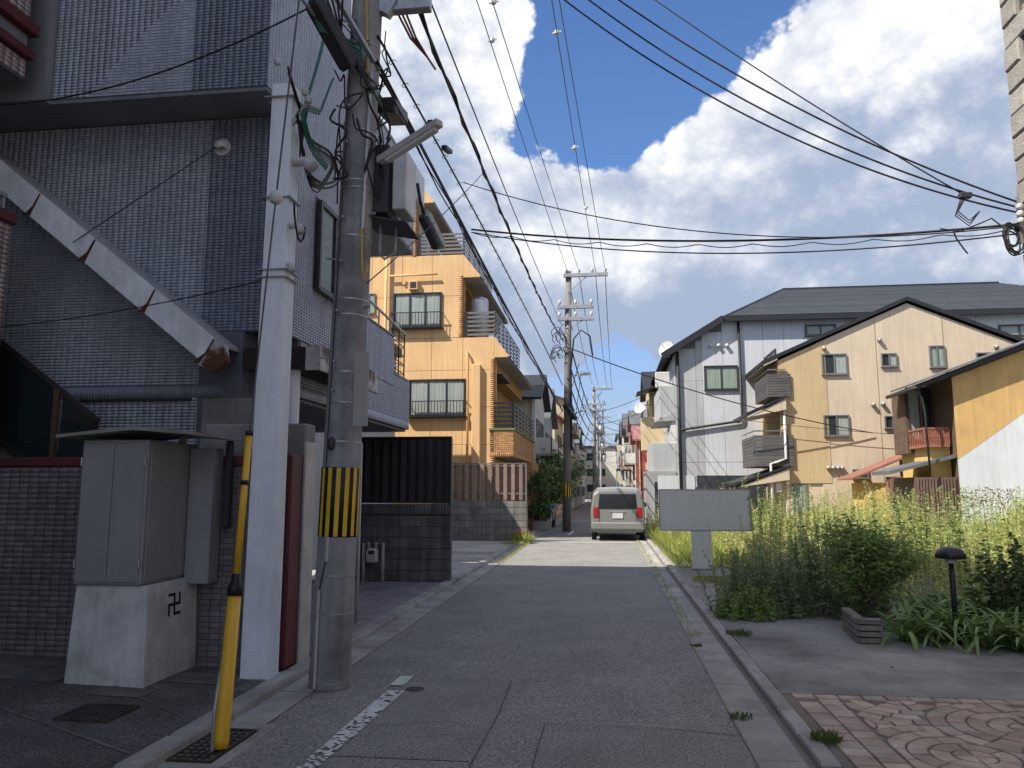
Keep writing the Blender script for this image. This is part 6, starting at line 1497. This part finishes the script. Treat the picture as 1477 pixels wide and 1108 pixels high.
emit('broadleaf_weed_stems', [s_b], stem_m, 'stalks of the greener leafy weeds on the lot', 'weed stalks', 'stuff')
# seeding horseweed heads standing above the mass on the right
xy3 = np.array([(onz(px,780,.05).x*k, onz(px,780,.05).y*k) for px in (1395,1412,1428,1445,1300,1330,1352,1462) for k in (.8,.9,1.0)])
s_c, l_c = weed_patch('w', xy3, RNG.uniform(1.35,1.75,len(xy3)), 14, .10, .02, None, '', '', up=.2)
hd = []
for x, y in xy3:
    for k in range(26):
        a = RNG.uniform(0,6.28); r = RNG.uniform(0,.22); hd.append((x+r*math.cos(a), y+r*math.sin(a), 1.2+RNG.uniform(0,.5)-r*.5))
hd = np.array(hd); D = RNG.normal(size=hd.shape); D[:,2] = np.abs(D[:,2])+.5; D /= np.linalg.norm(D,axis=1,keepdims=True)
h_v = leaf_quads(hd, D, np.full(len(hd),.06), np.full(len(hd),.035), np.zeros(len(hd)))
emit('seed_heads', [h_v], M('seed_head',(.17,.12,.075),.9,.2,8,rnd=.3), 'brown fluffy seed heads above the weeds near the pale sheet wall', 'seed heads', 'stuff')
emit('seeding_weeds', [s_c, l_c], leaf_weed2, 'tall seeding weeds under the brown seed heads', 'weeds', 'stuff')
# grass: strip along the kerb and tufts
def blades(xy, h, w, zf=lotz):
    n = len(xy); P = np.column_stack([xy, [zf(x, y) for x, y in xy]]); a = RNG.uniform(0,2*PI,n); el = RNG.uniform(.8,1.45,n)
    D = np.column_stack([np.cos(a)*np.cos(el), np.sin(a)*np.cos(el), np.sin(el)]); return leaf_quads(P, D, h, w, RNG.uniform(.1,.5,n))
g1_ = np.column_stack([RNG.uniform(1.38,3.2,9000), RNG.uniform(16.4,30,9000)]); g1_ = g1_[RNG.random(9000) < np.clip(1.2-.35*(g1_[:,0]-1.4),.2,1)]
emit('lot_grass', [blades(g1_, RNG.uniform(.2,.75,len(g1_)), RNG.uniform(.008,.016,len(g1_)))], grass_m, 'sunlit yellow green grass strip along the kerb of the lot', 'grass', 'stuff')
g2 = np.column_stack([RNG.uniform(2.4,20,16000), RNG.uniform(11,32,16000)]); g2 = g2[g2[:,0] < .62*g2[:,1]+1]
emit('lot_undergrowth', [blades(g2, RNG.uniform(.15,.6,len(g2)), RNG.uniform(.008,.018,len(g2)))], grass_m, 'dry grass between the weeds of the vacant lot', 'grass', 'stuff')
def tuft(label, x, y, r, n, h, mat=grass_g, z=.05):
    a = RNG.uniform(0,6.28,n); q = np.sqrt(RNG.random(n))*r; xy = np.column_stack([x+q*np.cos(a), y+q*np.sin(a)])
    V, F = blades(xy, RNG.uniform(.4,1,n)*h, RNG.uniform(.004,.010,n)*(1+h*2), zf=lambda a, b: z); o = npmesh('grass_tuft', V, F, mat); tag(o, label, 'grass', 'grass tufts')
tuft('grass tuft in the gravel beside the notice board post', 1.9, 14.4, .42, 900, .13, grass_m, .04)
tuft('grass tuft growing between kerb and stamped paving', 1.36, 5.42, .10, 200, .10, grass_g, .05)
tuft('weed tuft at the gutter edge beside the stamped paving', .93, 6.0, .08, 130, .06, grass_g, .01)
tuft('weed tuft in the kerb joint below the bushy weeds', 1.42, 9.1, .14, 240, .09, grass_g, .05)
tuft('small tuft at the asphalt edge across from the brick planter', .90, 8.6, .06, 90, .05, grass_g, .01)
tuft('leafy weed clump at the corner of the weathered block wall', -2.62, 24.0, .30, 600, .50, grass_m, .05)
tuft('grass growing along the kerb before the weathered block wall', -2.74, 22.6, .35, 420, .16, grass_m, .08)
gs = np.column_stack([RNG.uniform(.87,1.0,900), RNG.uniform(9,26,900)]); emit('gutter_grass', [blades(gs, RNG.uniform(.02,.09,900), np.full(900,.008), zf=lambda a, b: .008)], grass_m, 'thin grass growing along the right gutter edge', 'grass', 'stuff')
gs = np.column_stack([RNG.uniform(-2.5,-2.38,700), RNG.uniform(17,25,700)]); emit('gutter_grass', [blades(gs, RNG.uniform(.03,.11,700), np.full(700,.008), zf=lambda a, b: .008)], grass_m, 'thin grass growing along the left gutter edge', 'grass', 'stuff')
# fallen leaves and grit on the concrete
lv = np.column_stack([RNG.uniform(1.5,6,160), RNG.uniform(7.4,10.2,160)]); V, F = leaf_quads(np.column_stack([lv, np.full(160,.050)]), np.column_stack([RNG.normal(size=(160,2)), np.zeros(160)])/1.5, RNG.uniform(.01,.03,160), RNG.uniform(.01,.02,160), np.zeros(160))
tag(npmesh('leaf_litter', V, F, M('dry_leaf',(.30,.24,.13),.9,.2,8,rnd=.4), kind='stuff'), 'dry leaf litter on the concrete driveway', 'leaf litter')
# bushy grey-green weeds at the end of the driveway
def bush(name, label, cat, cx, cy, rx, ry, n, h0, h1, per, ll, lw, mat, group=None, up=.5, lean=.16):
    a = RNG.uniform(0,6.28,n); q = np.sqrt(RNG.random(n)); xy = np.column_stack([cx+rx*q*np.cos(a), cy+ry*q*np.sin(a)]); hh = RNG.uniform(h0,h1,n)*(1.05-.35*q)
    s, l = weed_patch('b', xy, hh, per, ll, lw, None, '', '', up=up, base0=.04, lean=lean)
    t = thing(name, label, cat, (cx, cy, .04), group)
    npmesh('stems', s[0], s[1], stem_m, t); npmesh('foliage', l[0], l[1], mat, t); return t
bush('bushy_weed', 'bushy grey green weed thicket at the kerb end of the driveway', 'bush', 1.95, 10.55, .62, .42, 110, .55, 1.05, 95, .085, .020, leaf_bush, 'bushy weeds')
bush('bushy_weed', 'tall feathery weed thicket between kerb thicket and maple', 'bush', 2.75, 10.75, .62, .45, 120, .75, 1.28, 90, .090, .018, leaf_bush, 'bushy weeds')
bush('bushy_weed', 'low leafy weed mound at the foot of the feathery thicket', 'bush', 1.72, 10.2, .40, .25, 70, .25, .5, 120, .075, .026, leaf_weed2, 'bushy weeds')
bush('bushy_weed', 'sparse feathery weeds beside the maple left side', 'bush', 3.25, 10.9, .5, .4, 70, .7, 1.2, 80, .09, .018, leaf_bush, 'bushy weeds')
m_ = bush('lily_thicket', 'dark leafy shrub behind the strap leaved plants', 'bush', 4.9, 9.7, .7, .45, 90, .7, 1.15, 70, .13, .045, leaf_dark, up=.3)
# tree generator
def tree(name, label, base, h, spread, crown_z, nbranch, nleaf, ll, lw, leafmat, seed, trunk_r=.04, group=None, cat='tree', split=.25, cl=.16, flat=.6):
    R = random.Random(seed); rg = np.random.default_rng(seed); base = Vector(base); t = thing(name, label, cat, tuple(base), group)
    m = MB(); tips = []
    def grow(p, d, l, r, lev):
        pts = [p]; n = 4
        for i in range(n):
            d = (d + Vector((R.gauss(0,.16), R.gauss(0,.16), R.gauss(.04,.10)))).normalized(); p = p + d*l/n; pts.append(p)
            if lev >= 1: tips.append(p)
        m.tube(pts, [r*(1-.55*i/n) for i in range(n+1)], 6 if lev else 9, cap=False)
        if lev < 3:
            for k in range(nbranch if lev == 0 else 3):
                a = R.uniform(0, 2*PI); e = R.uniform(.1,.9); nd = Vector((math.cos(a)*math.cos(e), math.sin(a)*math.cos(e), math.sin(e)*flat+.1)); nd = (nd+d*.5).normalized()
                grow(pts[R.randint(2 if lev == 0 else 1, n)], nd, l*R.uniform(.5,.8)*(spread if lev == 0 else 1), r*.5, lev+1)
    grow(base, Vector((R.uniform(-.15,.15), R.uniform(-.15,.15), 1)), h*split*1.6, trunk_r, 0)
    m.build('trunk', bark, t)
    T = np.array([tuple(p) for p in tips]); pick = rg.integers(0, len(T), nleaf); P = T[pick]+rg.normal(0, cl, (nleaf,3))*np.array([1,1,.7])
    D = rg.normal(size=(nleaf,3)); D[:,2] = D[:,2]*.5+.05; D /= np.linalg.norm(D,axis=1,keepdims=True)
    V, F = leaf_quads(P, D, ll*rg.uniform(.6,1.3,nleaf), lw*rg.uniform(.7,1.3,nleaf), rg.uniform(0,.4,nleaf), rng=rg); npmesh('crown', V, F, leafmat, t); return t
mb_ = onz(1262,905,.05)
tree('maple_shrub', 'small spreading maple rising behind the brick planter corner', (mb_.x+.05, mb_.y+.2, .05), 1.0, 1.45, .6, 8, 5200, .075, .024, leaf_maple, 4, .03, split=.32, cl=.085, flat=.55, cat='shrub')
tree('street_tree', 'slender green street tree behind the striped pole', (-2.75, 35.8, .04), 5.2, .62, 2, 5, 2800, .20, .12, leaf_tree, 11, .09, cl=.30)
tree('street_tree', 'second green tree leaning over the garden wall beyond the striped pole', (-2.9, 41.0, .04), 5.4, .62, 2, 5, 2600, .22, .14, leaf_tree, 12, .09, cl=.34)
def hedge(name, label, x0, x1, y0, y1, z0, z1, n, mat, ll=.12, lw=.07):
    t = thing(name, label, 'hedge', ((x0+x1)/2,(y0+y1)/2,.04)); u = RNG.random((n,3)); c = np.array([(x0+x1)/2,(y0+y1)/2,(z0+z1)/2]); s = np.array([(x1-x0)/2,(y1-y0)/2,(z1-z0)/2])
    P = RNG.normal(size=(n,3)); P /= np.linalg.norm(P,axis=1,keepdims=True); P = np.sign(P)*np.abs(P)**.6; P *= RNG.uniform(.75,1.06,(n,1)); P = c+P*s*(1+.12*np.sin(P[:,[1,2,0]]*7))
    D = RNG.normal(size=(n,3)); D /= np.linalg.norm(D,axis=1,keepdims=True); V, F = leaf_quads(P, D, ll*RNG.uniform(.6,1.3,n), lw*RNG.uniform(.7,1.3,n), RNG.uniform(0,.4,n)); npmesh('foliage', V, F, mat, t)
    m = MB(); 
    for k in range(5): m.tube([((x0+x1)/2+.1*k-.2,(y0+y1)/2,.04),(c[0]+random.uniform(-.5,.5)*s[0],c[1]+random.uniform(-.6,.6)*s[1],z1-.3)], .025, 5)
    m.build('stems', bark, t)
hedge('clipped_hedge', 'tall clipped evergreen shrub beside the orange house porch', -3.2, -2.45, 30.9, 32.8, .45, 2.35, 4200, leaf_dark)
hedge('clipped_hedge', 'dark shrub between the garden wall and the striped pole', -3.2, -2.6, 34.4, 35.6, .3, 1.9, 2600, leaf_dark)
# ------------------------------------------------------------------ brick planter, garden lamp, strap-leaved plants
pc = onz(1268,926,.046); pe = onz(1217,908,.046); PYc = pc.y
plx0 = onz(1236,928,.046).x; d1 = (pe-onz(1238,928,.046)); 
pt_ = thing('brick_planter', 'low grey brick planter corner under the maple', 'planter', (pc.x, pc.y, .046))
c0 = onz(1238,929,.046); far_ = c0 + d1*1.0
U1 = (Vector((far_.x,far_.y,0))-Vector((c0.x,c0.y,0))).normalized(); wR = pc.x-c0.x
sp_ = []
for r in range(4):
    z = .05+r*.064; nb = 3
    for k in range(nb):
        l = (far_-c0).length/nb; cc = Vector((c0.x,c0.y,0))+U1*(l*(k+.5)); sp_.append((cc+ZA*(z+.03)+Vector((.04,.03,0)), (l-.012,.052,.09), -U1, ZA))
    sp_.append((Vector((c0.x+wR/2+.01, c0.y+.05, z+.03)), (wR-.02,.052,.10), XA, ZA))
pieces(pt_, 'brick', pbrick, sp_, 300, .04)
MB().prism([(c0.x+.05,c0.y+.10,.04),(pc.x-.03,c0.y+.10,.04),(pc.x-.03,far_.y,.04),(far_.x+.06,far_.y,.04)], (0,0,.225)).build('soil', M('potting_soil',(.03,.022,.016),.95,.2,8), pt_)
gl_ = thing('garden_lamp', 'black mushroom shaped garden lamp among the strap leaved plants', 'lamp', (0,0,0)); lc = ony(1371,800,8.9); gl_.location = (lc.x, lc.y, .05)
MB().tube([(lc.x,lc.y,.04),(lc.x,lc.y,lc.z+.02)], .028, 12).build('post', blacksteel, gl_, smooth=True)
MB().lathe((lc.x,lc.y,lc.z-.02), [(.140,-.02),(.150,-.015),(.146,.025),(.125,.065),(.08,.095),(.03,.105)], 24).build('dome', blacksteel, gl_, smooth=True)
MB().lathe((lc.x,lc.y,lc.z-.09), [(.04,0),(.055,.01),(.055,.05)], 14).build('diffuser', lens_m, gl_, smooth=True)
# strap leaves: a few shared leaf shapes, each leaf its own piece
def strap_mesh(L, W, curl, k):
    n = 8; m = MB(); vs = []
    for i in range(n+1):
        s = i/n; x = L*s*math.cos(.15)*(1-.15*curl*s); z = L*(.95*s-.95*curl*s*s); w = W*(.55+.9*s-1.35*s**3)/1.0; w = max(w, .003)
        vs += [(x,-w/2,z+.10*w),(x,0,z-.12*w),(x,w/2,z+.10*w)]
    fs = []
    for i in range(n):
        a = i*3; fs += [(a,a+1,a+4,a+3),(a+1,a+2,a+5,a+4)]
    me = bpy.data.meshes.new('leaf'); me.from_pydata(vs, [], fs); me.materials.append(leaf_agap); me.polygons.foreach_set('use_smooth', [True]*len(fs)); return me
LM = [strap_mesh(l, w, c, i) for i, (l, w, c) in enumerate(((.62,.046,1.0),(.72,.050,1.15),(.55,.044,.8),(.76,.048,1.3),(.64,.052,.65)))]
R = random.Random(8)
labs = ['strap leaved plant beside the brick planter','strap leaved plant under the garden lamp','strap leaved plant right of the garden lamp post','strap leaved plant spilling furthest onto the driveway','strap leaved plant before the dark leafy shrub','strap leaved plant nearest the brick building','strap leaved plant tucked behind the garden lamp','strap leaved plant at the back of the bed']
spots = [(1322,930),(1345,922),(1368,930),(1392,926),(1415,932),(1440,940),(1465,935),(1490,945),(1385,898),(1410,900),(1450,905),(1340,902),(1475,905),(1362,905),(1430,890),(1500,915)]
for k, (px, py) in enumerate(spots):
    p = onz(px, py, .06); p.y += .25
    t = thing('strap_leaf_plant', 'strap leaved evergreen plant in the clump along the driveway', 'plant', (p.x, p.y, .05), 'strap leaved plants along the driveway')
    for j in range(32):
        o = bpy.data.objects.new('leaf', R.choice(LM)); COL.objects.link(o); o.parent = t; s = R.uniform(.75,1.15)
        o.location = (R.uniform(-.07,.07), R.uniform(-.07,.07), 0); o.rotation_euler = (R.uniform(-.25,.25), R.uniform(-.5,.25), R.uniform(0, 2*PI)); o.scale = (s,s,s)
